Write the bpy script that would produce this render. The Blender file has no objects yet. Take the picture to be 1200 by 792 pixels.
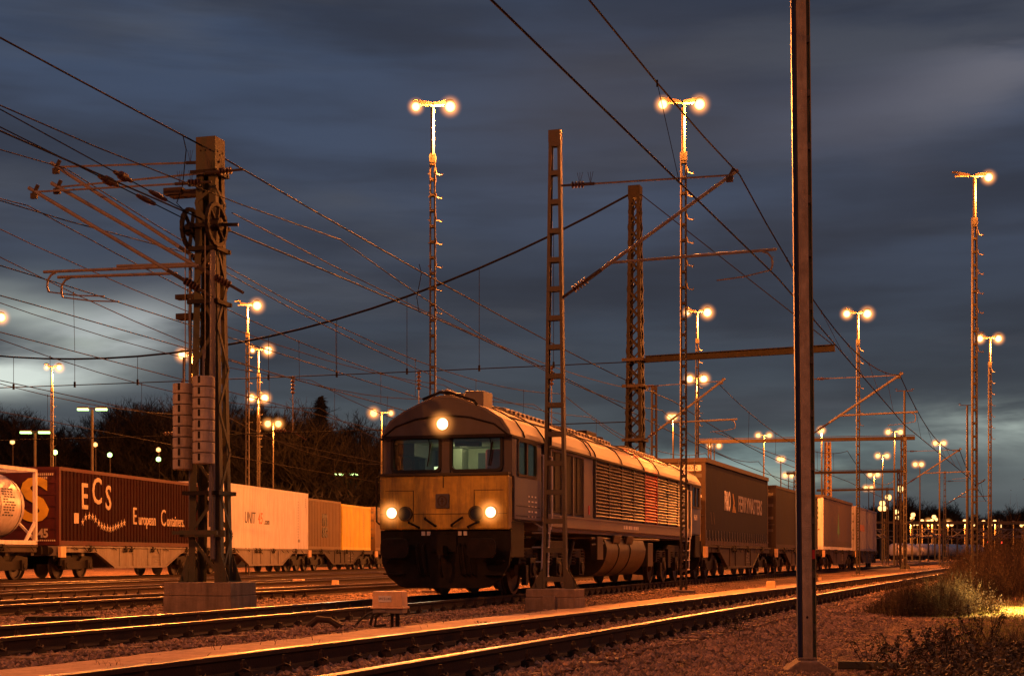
import bpy, math, random
from mathutils import Vector, Matrix
R = random.Random(7)
C = bpy.context.scene.collection
PI = math.pi
F = 1750.0; HZ = 652.0; CZ = 0.94

# ------------------------------------------------------------------ materials
def new_mat(name):
    m = bpy.data.materials.new(name); m.use_nodes = True
    nt = m.node_tree; nt.nodes.clear()
    out = nt.nodes.new('ShaderNodeOutputMaterial')
    return m, nt, out
def lin(c):
    return tuple(c) + (1.0,)
def mat(name, col, rough=0.6, metal=0.0, var=0.35, scale=3.0, bump=0.15, bscale=40.0, streak=0.0, dirt=None, dirt_amt=0.4, spec=0.4, island=0.0):
    m, nt, out = new_mat(name); N = nt.nodes; L = nt.links
    p = N.new('ShaderNodeBsdfPrincipled'); L.new(p.outputs[0], out.inputs[0])
    tc = N.new('ShaderNodeTexCoord')
    n1 = N.new('ShaderNodeTexNoise'); n1.inputs['Scale'].default_value = scale; n1.inputs['Detail'].default_value = 6
    n1.inputs['Roughness'].default_value = 0.65
    L.new(tc.outputs['Object'], n1.inputs['Vector'])
    mp = N.new('ShaderNodeMapRange'); mp.inputs['From Min'].default_value = .3; mp.inputs['From Max'].default_value = .7
    mp.inputs['To Min'].default_value = 1 - var; mp.inputs['To Max'].default_value = 1 + var * .6
    L.new(n1.outputs['Fac'], mp.inputs['Value'])
    mul = N.new('ShaderNodeVectorMath'); mul.operation = 'SCALE'; mul.inputs[0].default_value = col
    L.new(mp.outputs[0], mul.inputs['Scale'])
    last = mul.outputs[0]
    if island:
        g = N.new('ShaderNodeNewGeometry'); mi = N.new('ShaderNodeMapRange')
        mi.inputs['To Min'].default_value = 1 - island; mi.inputs['To Max'].default_value = 1 + island
        L.new(g.outputs['Random Per Island'], mi.inputs['Value'])
        m3 = N.new('ShaderNodeVectorMath'); m3.operation = 'SCALE'; L.new(last, m3.inputs[0]); L.new(mi.outputs[0], m3.inputs['Scale']); last = m3.outputs[0]
    if dirt is not None:
        mpg = N.new('ShaderNodeMapping'); mpg.inputs['Scale'].default_value = (2.2, 2.2, .25 if streak else 2.2)
        L.new(tc.outputs['Object'], mpg.inputs[0])
        n2 = N.new('ShaderNodeTexNoise'); n2.inputs['Scale'].default_value = 2.5; n2.inputs['Detail'].default_value = 8; n2.inputs['Roughness'].default_value = .7
        L.new(mpg.outputs[0], n2.inputs['Vector'])
        m2 = N.new('ShaderNodeMapRange'); m2.inputs['From Min'].default_value = .42; m2.inputs['From Max'].default_value = .75
        m2.inputs['To Min'].default_value = 0; m2.inputs['To Max'].default_value = dirt_amt * 1.6; m2.clamp = True
        L.new(n2.outputs['Fac'], m2.inputs['Value'])
        mx = N.new('ShaderNodeMix'); mx.data_type = 'RGBA'; L.new(m2.outputs[0], mx.inputs['Factor'])
        L.new(last, mx.inputs['A']); mx.inputs['B'].default_value = lin(dirt); last = mx.outputs['Result']
    L.new(last, p.inputs['Base Color'])
    r = N.new('ShaderNodeMapRange'); r.inputs['To Min'].default_value = max(0.05, rough - .12); r.inputs['To Max'].default_value = min(1, rough + .15)
    L.new(n1.outputs['Fac'], r.inputs['Value']); L.new(r.outputs[0], p.inputs['Roughness'])
    p.inputs['Metallic'].default_value = metal; p.inputs['Specular IOR Level'].default_value = spec
    if bump:
        n3 = N.new('ShaderNodeTexNoise'); n3.inputs['Scale'].default_value = bscale; n3.inputs['Detail'].default_value = 4
        L.new(tc.outputs['Object'], n3.inputs['Vector'])
        b = N.new('ShaderNodeBump'); b.inputs['Strength'].default_value = bump; b.inputs['Distance'].default_value = .02
        L.new(n3.outputs['Fac'], b.inputs['Height']); L.new(b.outputs[0], p.inputs['Normal'])
    return m
def emit(name, col, s):
    m, nt, out = new_mat(name); e = nt.nodes.new('ShaderNodeEmission')
    e.inputs[0].default_value = lin(col); e.inputs[1].default_value = s
    nt.links.new(e.outputs[0], out.inputs[0]); return m
def glass(name, tint=(.75, .8, .78), g=.12):
    m, nt, out = new_mat(name); N = nt.nodes; L = nt.links
    t = N.new('ShaderNodeBsdfTransparent'); t.inputs[0].default_value = lin(tint)
    gl = N.new('ShaderNodeBsdfGlossy'); gl.inputs['Roughness'].default_value = .03
    fr = N.new('ShaderNodeLayerWeight'); fr.inputs[0].default_value = .35
    mp = N.new('ShaderNodeMapRange'); mp.inputs['To Min'].default_value = g; mp.inputs['To Max'].default_value = .7
    L.new(fr.outputs['Fresnel'], mp.inputs['Value'])
    mx = N.new('ShaderNodeMixShader'); L.new(mp.outputs[0], mx.inputs[0]); L.new(t.outputs[0], mx.inputs[1]); L.new(gl.outputs[0], mx.inputs[2])
    L.new(mx.outputs[0], out.inputs[0]); return m

M = {}
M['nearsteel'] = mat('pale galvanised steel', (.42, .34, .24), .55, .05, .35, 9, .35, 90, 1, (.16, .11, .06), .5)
M['steel'] = mat('mast galvanised steel', (.085, .075, .05), .55, .25, .35, 4, .2, 60, 1, (.10, .06, .035), .45)
M['greensteel'] = mat('green grey painted steel', (.05, .055, .03), .7, .0, .35, 5, .2, 60, 1, (.09, .05, .03), .5)
M['darksteel'] = mat('dark weathered steel', (.05, .038, .032), .7, .0, .35, 6, .2, 60, spec=.15)
M['tube'] = mat('aluminium cantilever tube', (.19, .165, .15), .5, .3, .25, 6, .08, 60)
M['insul'] = mat('brown porcelain', (.05, .02, .016), .6, 0, .2, 9, 0)
M['wire'] = mat('copper catenary wire', (.014, .010, .009), .8, .0, .2, 3, 0, spec=.15)
M['dwire'] = mat('black feeder cable', (.010, .009, .009), .8, .0, .2, 3, 0, spec=.1)
M['concrete'] = mat('weathered concrete', (.27, .195, .135), .85, 0, .4, 3, .5, 30, 1, (.10, .075, .055), .6)
M['sleeper'] = mat('sleeper concrete', (.22, .145, .10), .9, 0, .5, 5, .6, 30, 0, (.07, .045, .03), .6)
M['clip'] = mat('rusty rail clip', (.05, .03, .02), .8, .3, .3, 9, .2, 80)
M['railrust'] = mat('rusty rail web', (.05, .026, .017), .8, .2, .4, 5, .3, 60)
M['railhead'] = mat('polished rail head', (.15, .13, .115), .36, .9, .25, 8, .06, 60)
M['stone'] = mat('ballast stones', (.30, .19, .12), .85, 0, .4, 2.0, .4, 60, island=.6)
M['weight'] = mat('cast concrete weight', (.40, .35, .30), .8, 0, .25, 8, .4, 40, 1, (.12, .09, .07), .5)
M['rope'] = mat('steel rope', (.16, .14, .13), .5, .6, .1, 9, 0)
M['black'] = mat('sooty black steel', (.018, .016, .015), .65, .1, .5, 6, .25, 60, 0, (.03, .02, .015), .5, spec=.12)
M['under'] = mat('oily running gear', (.020, .016, .014), .6, .2, .5, 7, .25, 50, 0, (.035, .022, .015), .5, spec=.15)
M['wheel'] = mat('worn wheel steel', (.05, .037, .03), .45, .6, .3, 6, .1, 60)
M['locoblue'] = mat('slate blue loco paint', (.05, .06, .11), .45, .05, .2, 1.5, .04, 30, 1, (.09, .07, .055), .3)
M['locofront'] = mat('grey blue cab paint', (.085, .075, .08), .5, .05, .2, 1.5, .05, 30, 1, (.06, .045, .035), .35)
M['locoyel'] = mat('dirty yellow nose paint', (.60, .38, .05), .5, .0, .35, 3, .06, 30, 1, (.14, .09, .04), .7)
M['locoroof'] = mat('grey loco roof paint', (.16, .135, .12), .5, .05, .28, 1.3, .06, 20, 0, (.16, .12, .09), .5)
M['locored'] = mat('red stripe paint', (.45, .03, .02), .42, .05, .2, 2, .05, 30)
M['louvre'] = mat('louvre blades', (.14, .125, .115), .34, .45, .3, 2, .05, 30, 0, (.12, .09, .06), .5)
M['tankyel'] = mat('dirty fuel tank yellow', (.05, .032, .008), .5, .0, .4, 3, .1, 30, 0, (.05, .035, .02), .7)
M['rubber'] = mat('black rubber', (.02, .02, .02), .7, 0, .2, 5, .05)
M['glass'] = glass('cab window glass', (.80, .78, .66), .09)
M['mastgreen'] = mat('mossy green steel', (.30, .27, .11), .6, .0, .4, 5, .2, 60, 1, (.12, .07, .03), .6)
M['cabgreen'] = mat('cab interior lining', (.33, .38, .32), .7, 0, .15, 2, .02)
M['cabdark'] = mat('cab console dark', (.05, .06, .08), .6, 0, .2, 2, .02)
M['seat'] = mat('dark red seat cloth', (.22, .035, .05), .9, 0, .3, 9, .2)
M['screen'] = emit('lit cab display', (.75, 1, .7), 2.2)
M['white'] = mat('white sign paint', (.72, .68, .60), .5, 0, .2, 6, .03)
M['blueplate'] = mat('blue plate paint', (.05, .07, .2), .5, 0, .2, 4, .03)
M['po'] = mat('navy curtain sider', (.013, .015, .036), .75, 0, .3, 1.2, .3, 3, 1, (.022, .014, .013), .3, spec=.08)
M['pogold'] = mat('ochre logo paint', (.42, .22, .03), .5, 0, .2, 6, .03)
M['boxbrown'] = mat('brown container paint', (.07, .038, .022), .6, 0, .25, 1.5, .06, 20, 1, (.06, .035, .02), .4)
M['ecs'] = mat('maroon container paint', (.024, .0035, .003), .75, 0, .25, 1.2, .06, 20, 1, (.03, .008, .005), .4, spec=.12)
M['ecsred'] = mat('maroon end wall paint', (.09, .014, .010), .6, 0, .25, 1.2, .06, 20, 1, (.045, .016, .01), .4)
M['cream'] = mat('cream lettering', (.62, .50, .34), .6, 0, .3, 3, .05)
M['yellow'] = mat('bright yellow lettering', (.8, .5, .04), .55, 0, .15, 3, .03)
M['unit'] = mat('white container paint', (.80, .74, .68), .55, 0, .10, 1.2, .05, 20, 1, (.30, .20, .13), .3)
M['greylet'] = mat('grey lettering', (.10, .09, .09), .6, 0, .1, 3, 0)
M['orangelet'] = mat('orange lettering', (.75, .20, .02), .6, 0, .1, 3, 0)
M['msc'] = mat('ochre brown container paint', (.22, .14, .06), .6, 0, .2, 1.2, .05, 20, 1, (.12, .07, .04), .4)
M['ycont'] = mat('yellow container paint', (.92, .66, .06), .5, 0, .15, 1.2, .05, 20, 1, (.35, .17, .03), .35)
M['olive'] = mat('olive container paint', (.05, .042, .022), .6, 0, .2, 1.2, .05, 20)
M['tank'] = mat('pale tank shell', (.72, .66, .62), .35, .15, .12, .8, .03, 20, 1, (.30, .2, .14), .35)
M['redpaint'] = mat('red hazard paint', (.5, .03, .02), .5, 0, .1, 4, 0)
M['wagonpale'] = mat('pale wagon frame paint', (.26, .235, .20), .6, .05, .3, 2, .1, 30, 1, (.14, .085, .055), .6)
M['wagondark'] = mat('brown wagon frame paint', (.042, .026, .02), .65, .1, .4, 3, .15, 30, 0, (.035, .02, .015), .5)
M['tancont'] = mat('tan curtain sider', (.10, .07, .035), .5, 0, .2, 1.5, .2, 4, 1, (.12, .08, .05), .35)
M['greenlet'] = mat('green lettering', (.10, .22, .10), .6, 0, .1, 3, 0)
M['pinkwhite'] = mat('greyish white container paint', (.30, .27, .29), .6, 0, .2, 1.5, .05, 20, 1, (.2, .13, .1), .4)
M['lampbody'] = mat('lamp housing', (.12, .09, .07), .5, .3, .2, 5, 0)
def lampglass(name, core, rim, s0, s1):  # orange rim in the emission imitates a halo around the bulb
    m, nt, out = new_mat(name); N = nt.nodes; L = nt.links
    lw = N.new('ShaderNodeLayerWeight'); lw.inputs[0].default_value = .5
    rp = N.new('ShaderNodeValToRGB'); e = rp.color_ramp.elements; e[0].position = .25; e[0].color = lin(core); e[1].position = .85; e[1].color = lin(rim)
    L.new(lw.outputs['Facing'], rp.inputs[0])
    mp = N.new('ShaderNodeMapRange'); mp.inputs['From Min'].default_value = .3; mp.inputs['From Max'].default_value = .95; mp.inputs['To Min'].default_value = s0; mp.inputs['To Max'].default_value = s1
    L.new(lw.outputs['Facing'], mp.inputs['Value'])
    em = N.new('ShaderNodeEmission'); L.new(rp.outputs[0], em.inputs[0]); L.new(mp.outputs[0], em.inputs[1]); L.new(em.outputs[0], out.inputs[0]); return m
M['sodium'] = lampglass('lit sodium lamp', (1.0, .66, .27), (1.0, .25, .03), 3.6, .8)
M['sodiumfar'] = lampglass('lit sodium lamp far', (1.0, .60, .20), (1.0, .22, .03), 2.6, .55)
M['greenlamp'] = emit('lit fluorescent lamp', (.62, 1.0, .30), 4)
M['headlamp'] = lampglass('lit headlight', (1.0, .85, .50), (1.0, .42, .07), 6, 1.2)
M['redlamp'] = emit('red signal light', (1.0, .05, .02), 6)
M['lens'] = mat('unlit lamp lens', (.04, .035, .03), .12, .2, .1, 5, 0)
M['relaybox'] = mat('cream relay box paint', (.80, .52, .27), .55, 0, .15, 5, .05, 30, 1, (.3, .18, .1), .3)
M['cable'] = mat('black cable sheath', (.015, .013, .012), .5, 0, .2, 9, 0)
M['bark'] = mat('bare bark', (.008, .007, .006), .9, 0, .4, 5, .3, 30)
M['twig'] = mat('bare twigs', (.006, .005, .005), .9, 0, .4, .5, 0)
M['fir'] = mat('dark fir needles', (.008, .011, .008), .9, 0, .4, .5, 0)
M['drygrass'] = mat('dry weeds', (.11, .075, .035), .9, 0, .5, .8, 0, island=.5)
M['brush'] = mat('brown brushwood', (.055, .033, .02), .9, 0, .5, .8, 0, island=.5)
M['leaf'] = mat('dull leaves', (.075, .06, .03), .7, 0, .5, 1.5, 0, island=.6)
M['litter'] = mat('leaf litter', (.17, .09, .045), .85, 0, .5, 1.5, 0, island=.6)
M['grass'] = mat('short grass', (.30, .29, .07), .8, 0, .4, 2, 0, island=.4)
M['hill'] = mat('dark wooded hill', (.006, .005, .0045), .95, 0, .5, .15, .5, 1)
M['mastlit'] = mat('sunlit ochre steel', (.22, .14, .06), .6, .2, .3, 5, .1)  # ochre tint imitates lamplight on the distant mast and portal beams

# ------------------------------------------------------------------ mesh builder
class MB:
    def __init__(s): s.v = []; s.f = []; s.mi = []
    def add(s, vs, fs, mi=0):
        o = len(s.v); s.v += [tuple(v) for v in vs]
        s.f += [tuple(i + o for i in f) for f in fs]; s.mi += [mi] * len(fs)
        return s
    def box(s, x0, x1, y0, y1, z0, z1, mi=0):
        vs = [(x, y, z) for x in (x0, x1) for y in (y0, y1) for z in (z0, z1)]
        return s.add(vs, [(0, 1, 3, 2), (4, 6, 7, 5), (0, 4, 5, 1), (2, 3, 7, 6), (0, 2, 6, 4), (1, 5, 7, 3)], mi)
    def bar(s, a, b, w, h, up=(0, 0, 1), mi=0):
        a = Vector(a); b = Vector(b); d = (b - a).normalized(); up = Vector(up)
        if abs(d.dot(up)) > .98: up = Vector((0, 1, 0))
        x = d.cross(up).normalized(); z = x.cross(d)
        vs = []
        for p in (a, b):
            for sx, sz in ((-1, -1), (1, -1), (1, 1), (-1, 1)): vs.append(p + x * sx * w / 2 + z * sz * h / 2)
        return s.add(vs, [(3, 2, 1, 0), (4, 5, 6, 7), (0, 1, 5, 4), (1, 2, 6, 5), (2, 3, 7, 6), (3, 0, 4, 7)], mi)
    def path(s, pts, r, n=6, mi=0, caps=True):
        pts = [Vector(p) for p in pts]; rs = r if isinstance(r, (list, tuple)) else [r] * len(pts)
        o = len(s.v); k = len(pts); px = None
        for i, p in enumerate(pts):
            d = (pts[min(i + 1, k - 1)] - pts[max(i - 1, 0)]).normalized()
            if px is None:
                u = Vector((0, 0, 1)) if abs(d.z) < .9 else Vector((1, 0, 0))
                px = d.cross(u).normalized()
            else: px = (px - d * px.dot(d)).normalized()
            q = d.cross(px)
            for j in range(n):
                a = 2 * PI * j / n; s.v.append(tuple(p + (px * math.cos(a) + q * math.sin(a)) * rs[i]))
        for i in range(k - 1):
            for j in range(n):
                j2 = (j + 1) % n
                s.f.append((o + i * n + j, o + i * n + j2, o + (i + 1) * n + j2, o + (i + 1) * n + j)); s.mi.append(mi)
        if caps:
            s.f.append(tuple(o + j for j in range(n))[::-1]); s.mi.append(mi)
            s.f.append(tuple(o + (k - 1) * n + j for j in range(n))); s.mi.append(mi)
        return s
    def tube(s, a, b, r, n=6, mi=0): return s.path([a, b], r, n, mi)
    def lathe(s, c, prof, axis='z', n=20, mi=0):
        # prof: list of (t, r) along the axis
        o = len(s.v)
        for t, r in prof:
            for j in range(n):
                a = 2 * PI * j / n; u, w = math.cos(a) * r, math.sin(a) * r
                if axis == 'z': p = (c[0] + u, c[1] + w, c[2] + t)
                elif axis == 'y': p = (c[0] + w, c[1] + t, c[2] + u)
                else: p = (c[0] + t, c[1] + u, c[2] + w)
                s.v.append(p)
        for i in range(len(prof) - 1):
            for j in range(n):
                j2 = (j + 1) % n
                s.f.append((o + i * n + j, o + i * n + j2, o + (i + 1) * n + j2, o + (i + 1) * n + j)); s.mi.append(mi)
        s.f.append(tuple(o + j for j in range(n))[::-1]); s.mi.append(mi)
        s.f.append(tuple(o + (len(prof) - 1) * n + j for j in range(n))); s.mi.append(mi)
        return s
    def prism(s, poly, a, b, axis='y', mi=0):
        # poly in the plane across the axis; y: (x,z)  x: (y,z)  z: (x,y)
        def P(p, t):
            if axis == 'y': return (p[0], t, p[1])
            if axis == 'x': return (t, p[0], p[1])
            return (p[0], p[1], t)
        n = len(poly)
        vs = [P(p, a) for p in poly] + [P(p, b) for p in poly]
        fs = [tuple(range(n)), tuple(range(2 * n - 1, n - 1, -1))] + [(i, i + n, (i + 1) % n + n, (i + 1) % n) for i in range(n)]
        return s.add(vs, fs, mi)
    def ring(s, outer, inner, a, b, axis='y', mi=0):
        def P(p, t):
            return (p[0], t, p[1]) if axis == 'y' else (t, p[0], p[1])
        n = len(outer)
        vs = [P(p, a) for p in outer] + [P(p, a) for p in inner] + [P(p, b) for p in outer] + [P(p, b) for p in inner]
        fs = []
        for i in range(n):
            j = (i + 1) % n
            fs += [(i, j, n + j, n + i), (2 * n + i, 3 * n + i, 3 * n + j, 2 * n + j), (i, 2 * n + i, 2 * n + j, j), (n + i, n + j, 3 * n + j, 3 * n + i)]
        return s.add(vs, fs, mi)
    def build(s, name, m, parent=None, bevel=0, smooth=False, fix=True):
        me = bpy.data.meshes.new(name); me.from_pydata(s.v, [], s.f)
        ms = m if isinstance(m, (list, tuple)) else [m]
        for x in ms: me.materials.append(M[x] if isinstance(x, str) else x)
        if len(ms) > 1: me.polygons.foreach_set('material_index', s.mi)
        if fix:
            import bmesh
            bm = bmesh.new(); bm.from_mesh(me); bmesh.ops.recalc_face_normals(bm, faces=bm.faces); bm.to_mesh(me); bm.free()
        o = bpy.data.objects.new(name, me); C.objects.link(o)
        if parent is not None: o.parent = parent
        if smooth:
            me.polygons.foreach_set('use_smooth', [True] * len(me.polygons))
            try: me.set_sharp_from_angle(angle=math.radians(40))
            except Exception: pass
        if bevel:
            b = o.modifiers.new('bevel', 'BEVEL'); b.width = bevel; b.segments = 2; b.limit_method = 'ANGLE'; b.angle_limit = math.radians(50)
        return o
def rrect(x0, x1, z0, z1, r, k=4):
    pts = []
    for cx, cz, a0 in ((x1 - r, z1 - r, 0), (x0 + r, z1 - r, 90), (x0 + r, z0 + r, 180), (x1 - r, z0 + r, 270)):
        for i in range(k + 1):
            a = math.radians(a0 + 90 * i / k); pts.append((cx + r * math.cos(a), cz + r * math.sin(a)))
    return pts
def tag(o, label=None, cat=None, group=None, kind=None):
    if label: o['label'] = label
    if cat: o['category'] = cat
    if group: o['group'] = group
    if kind: o['kind'] = kind
    return o
def thing(name, label, cat, loc=(0, 0, 0), rz=0, group=None):
    o = bpy.data.objects.new(name, None); o.empty_display_size = .2; C.objects.link(o)
    o.location = loc; o.rotation_euler = (0, 0, rz)
    return tag(o, label, cat, group)
def kids(o): return list(o.children)
def copy_tree(o, parent=None):
    c = o.copy(); C.objects.link(c)
    if parent is not None: c.parent = parent
    for ch in kids(o): copy_tree(ch, c)
    return c
def text(name, s, size, loc, rot, m, parent, sx=1.0, ext=.004, align='CENTER', shear=0.0, bold=0.0):
    cu = bpy.data.curves.new(name, 'FONT'); cu.body = s; cu.size = size; cu.align_x = align; cu.align_y = 'CENTER'
    cu.extrude = ext; cu.offset = bold; cu.shear = shear; cu.resolution_u = 3
    t = bpy.data.objects.new(name, cu); C.objects.link(t)
    dg = bpy.context.evaluated_depsgraph_get(); dg.update()
    me = bpy.data.meshes.new_from_object(t.evaluated_get(dg)); me.name = name
    bpy.data.objects.remove(t); bpy.data.curves.remove(cu)
    me.materials.clear(); me.materials.append(M[m])
    o = bpy.data.objects.new(name, me); C.objects.link(o); o.parent = parent
    o.location = loc; o.rotation_euler = rot; o.scale = (sx, 1, 1)
    return o
SIDE = (PI / 2, 0, PI / 2); FRONT = (PI / 2, 0, 0)

# ------------------------------------------------------------------ layout
def bend(Y):
    if Y < 48: return 0.0
    if Y < 60: return .047 * (Y - 48) ** 2 / 24
    return .047 * (Y - 54)
TR = {'near': (-5.0, .357, .25), 'loco': (-9.96, .300, .17), 'two': (-15.8, .285, .17), 'three': (-19.6, .250, .17),
      'four': (-23.0, .212, .17), 'left': (-26.0, .175, .17)}
def cx(t, Y):
    a, m, _ = TR[t]
    return a + m * Y + (bend(Y) if t == 'loco' else 0)
def slope(t, Y): return (cx(t, Y + .5) - cx(t, Y - .5))
def frame(t, Y):
    m = slope(t, Y); n = math.hypot(1, m)
    return Vector((cx(t, Y), Y, 0)), Vector((m / n, 1 / n, 0)), Vector((1 / n, -m / n, 0)), -math.atan(m)
def at(px, py, Y):  # rough place of something seen in the photo, at depth Y
    s = F / Y
    return Vector(((px - 600) / s, Y, CZ + (HZ - py) / s))

def glow_mat(name, col, k):
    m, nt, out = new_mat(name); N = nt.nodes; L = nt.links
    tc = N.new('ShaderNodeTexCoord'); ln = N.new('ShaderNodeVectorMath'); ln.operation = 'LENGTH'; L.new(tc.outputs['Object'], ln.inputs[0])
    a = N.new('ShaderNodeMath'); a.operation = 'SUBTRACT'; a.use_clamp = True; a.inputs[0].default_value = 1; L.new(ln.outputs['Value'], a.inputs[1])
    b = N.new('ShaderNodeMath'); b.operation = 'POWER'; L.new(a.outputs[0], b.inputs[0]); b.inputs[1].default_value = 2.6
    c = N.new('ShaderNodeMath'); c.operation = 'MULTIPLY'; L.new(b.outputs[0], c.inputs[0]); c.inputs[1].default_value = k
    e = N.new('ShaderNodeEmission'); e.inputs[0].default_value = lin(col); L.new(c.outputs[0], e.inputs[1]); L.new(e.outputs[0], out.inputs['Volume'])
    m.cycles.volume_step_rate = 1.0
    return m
M['glow'] = glow_mat('lit glow volume at lamp', (1.0, .34, .07), 1.0)  # emissive volume imitating lens glow; the air holds no haze
HZP = None
def glow_ball(parent, loc, rad, k=9.0):
    """added emissive ball that imitates the lens glow around a lamp"""
    mm = M.setdefault('glow%d' % round(k / rad), None) or glow_mat('lit glow volume at lamp', (1.0, .34, .07), k / rad)
    M['glow%d' % round(k / rad)] = mm
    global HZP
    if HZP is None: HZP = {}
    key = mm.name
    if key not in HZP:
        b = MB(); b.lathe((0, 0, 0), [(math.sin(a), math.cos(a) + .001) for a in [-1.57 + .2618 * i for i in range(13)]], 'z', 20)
        o = b.build('lamp_glow', mm, parent); HZP[key] = o.data
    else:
        o = bpy.data.objects.new('lamp_glow', HZP[key]); C.objects.link(o); o.parent = parent
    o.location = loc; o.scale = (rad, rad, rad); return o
# ------------------------------------------------------------------ ground
def noise2(x, y):
    return (math.sin(x * 1.7 + 1.3 * math.sin(y * .9)) + math.sin(y * 2.3 + 1.1 * math.sin(x * 1.3)) + .5 * math.sin(x * 5.1 + y * 3.7)) / 2.5
def lat(t, x, y): return (x - cx(t, y)) / math.hypot(1, TR[t][1])
def smooth(a, b, x):
    t = min(1, max(0, (x - a) / (b - a))); return t * t * (3 - 2 * t)
def gz(x, y):
    z = -.035 + .012 * noise2(x, y)
    ln = lat('near', x, y)
    d = abs(ln)
    z += .075 * (1 - smooth(1.4, 2.0, d))
    if ln > 3.2: z += .10 * smooth(3.2, 7, ln) * (1 + noise2(x * .4, y * .4)) * .5
    if -4.0 < ln < -1.55 : z = min(z, -.03)
    return z
def ground_mat():
    m, nt, out = new_mat('ballast and gravel ground'); N = nt.nodes; L = nt.links
    p = N.new('ShaderNodeBsdfPrincipled'); L.new(p.outputs[0], out.inputs[0])
    g = N.new('ShaderNodeNewGeometry')
    def noise(sc, det=6, r=.6):
        n = N.new('ShaderNodeTexNoise'); n.inputs['Scale'].default_value = sc; n.inputs['Detail'].default_value = det; n.inputs['Roughness'].default_value = r
        L.new(g.outputs['Position'], n.inputs['Vector']); return n.outputs['Fac']
    v = N.new('ShaderNodeTexVoronoi'); v.inputs['Scale'].default_value = 38; L.new(g.outputs['Position'], v.inputs['Vector'])
    v2 = N.new('ShaderNodeTexVoronoi'); v2.inputs['Scale'].default_value = 15; L.new(g.outputs['Position'], v2.inputs['Vector'])
    r1 = N.new('ShaderNodeValToRGB'); e = r1.color_ramp.elements
    e[0].position = .0; e[0].color = lin((.10, .055, .034)); e[1].position = 1; e[1].color = lin((.46, .27, .17))
    sv = N.new('ShaderNodeSeparateColor'); L.new(v.outputs['Color'], sv.inputs[0])
    L.new(sv.outputs[0], r1.inputs[0])
    r2 = N.new('ShaderNodeValToRGB'); e = r2.color_ramp.elements
    e[0].position = .38; e[0].color = lin((.42, .40, .38)); e[1].position = .66; e[1].color = lin((1.15, 1.1, 1.0))
    L.new(noise(.55, 8, .7), r2.inputs[0])
    mx = N.new('ShaderNodeMix'); mx.data_type = 'RGBA'; mx.blend_type = 'MULTIPLY'; mx.inputs['Factor'].default_value = 1
    L.new(r1.outputs[0], mx.inputs['A']); L.new(r2.outputs[0], mx.inputs['B'])
    L.new(mx.outputs['Result'], p.inputs['Base Color']); p.inputs['Roughness'].default_value = .88; p.inputs['Specular IOR Level'].default_value = .25
    ad = N.new('ShaderNodeMath'); ad.operation = 'ADD'; L.new(v.outputs['Distance'], ad.inputs[0]); L.new(v2.outputs['Distance'], ad.inputs[1])
    b = N.new('ShaderNodeBump'); b.invert = True; b.inputs['Strength'].default_value = .9; b.inputs['Distance'].default_value = .035
    L.new(ad.outputs[0], b.inputs['Height']); L.new(b.outputs[0], p.inputs['Normal'])
    return m
M['ground'] = ground_mat()
def build_ground():
    xs = [-700, -400, -200, -120, -80, -60, -45, -35, -28]
    x = -24
    while x < 30: xs.append(x); x += .3
    xs += [32, 36, 42, 50, 60, 80, 110, 160, 250, 400, 800]
    ys = [-60, -30, -15, -6]
    y = 0
    while y < 55: ys.append(y); y += .3
    while y < 900: ys.append(y); y *= 1.08
    ys.append(1500)
    vs = [(a, b, gz(a, b) if (abs(a) < 60 and b < 250) else -.035) for b in ys for a in xs]
    n = len(xs)
    fs = [(j * n + i, j * n + i + 1, (j + 1) * n + i + 1, (j + 1) * n + i) for j in range(len(ys) - 1) for i in range(n - 1)]
    mb = MB(); mb.v = vs; mb.f = fs; mb.mi = [0] * len(fs)
    o = mb.build('ground', 'ground', fix=False, smooth=True); tag(o, kind='structure')
build_ground()

# light concrete walkway beside the near track
def build_walkway():
    mb = MB(); y = -2.0; a0, a1 = -8.75, -6.85
    rows = []
    while y < 140:
        w = .06 * noise2(y * .9, 3) + .04 * R.uniform(-1, 1)
        w2 = .07 * noise2(y * 1.1, 9) + .05 * R.uniform(-1, 1)
        zz = .0 + .006 * noise2(y, 1)
        rows.append([(a0 + w + .357 * y, y, -.04), (a0 + w + .06 + .357 * y, y, zz), (.5 * (a0 + a1) + .357 * y, y, zz + .012), (a1 + w2 - .06 + .357 * y, y, zz), (a1 + w2 + .357 * y, y, -.04)])
        y += .35 if y < 50 else 1.2
    for r in rows: mb.v += r
    for i in range(len(rows) - 1):
        for j in range(4): mb.f.append((i * 5 + j, i * 5 + j + 1, i * 5 + j + 6, i * 5 + j + 5)); mb.mi.append(0)
    m = mat('compacted walkway grit', (.50, .32, .20), .85, 0, .3, 1.6, .7, 45, 0, (.13, .09, .065), .5)
    o = mb.build('path', m, smooth=True); tag(o, kind='structure')
build_walkway()

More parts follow.
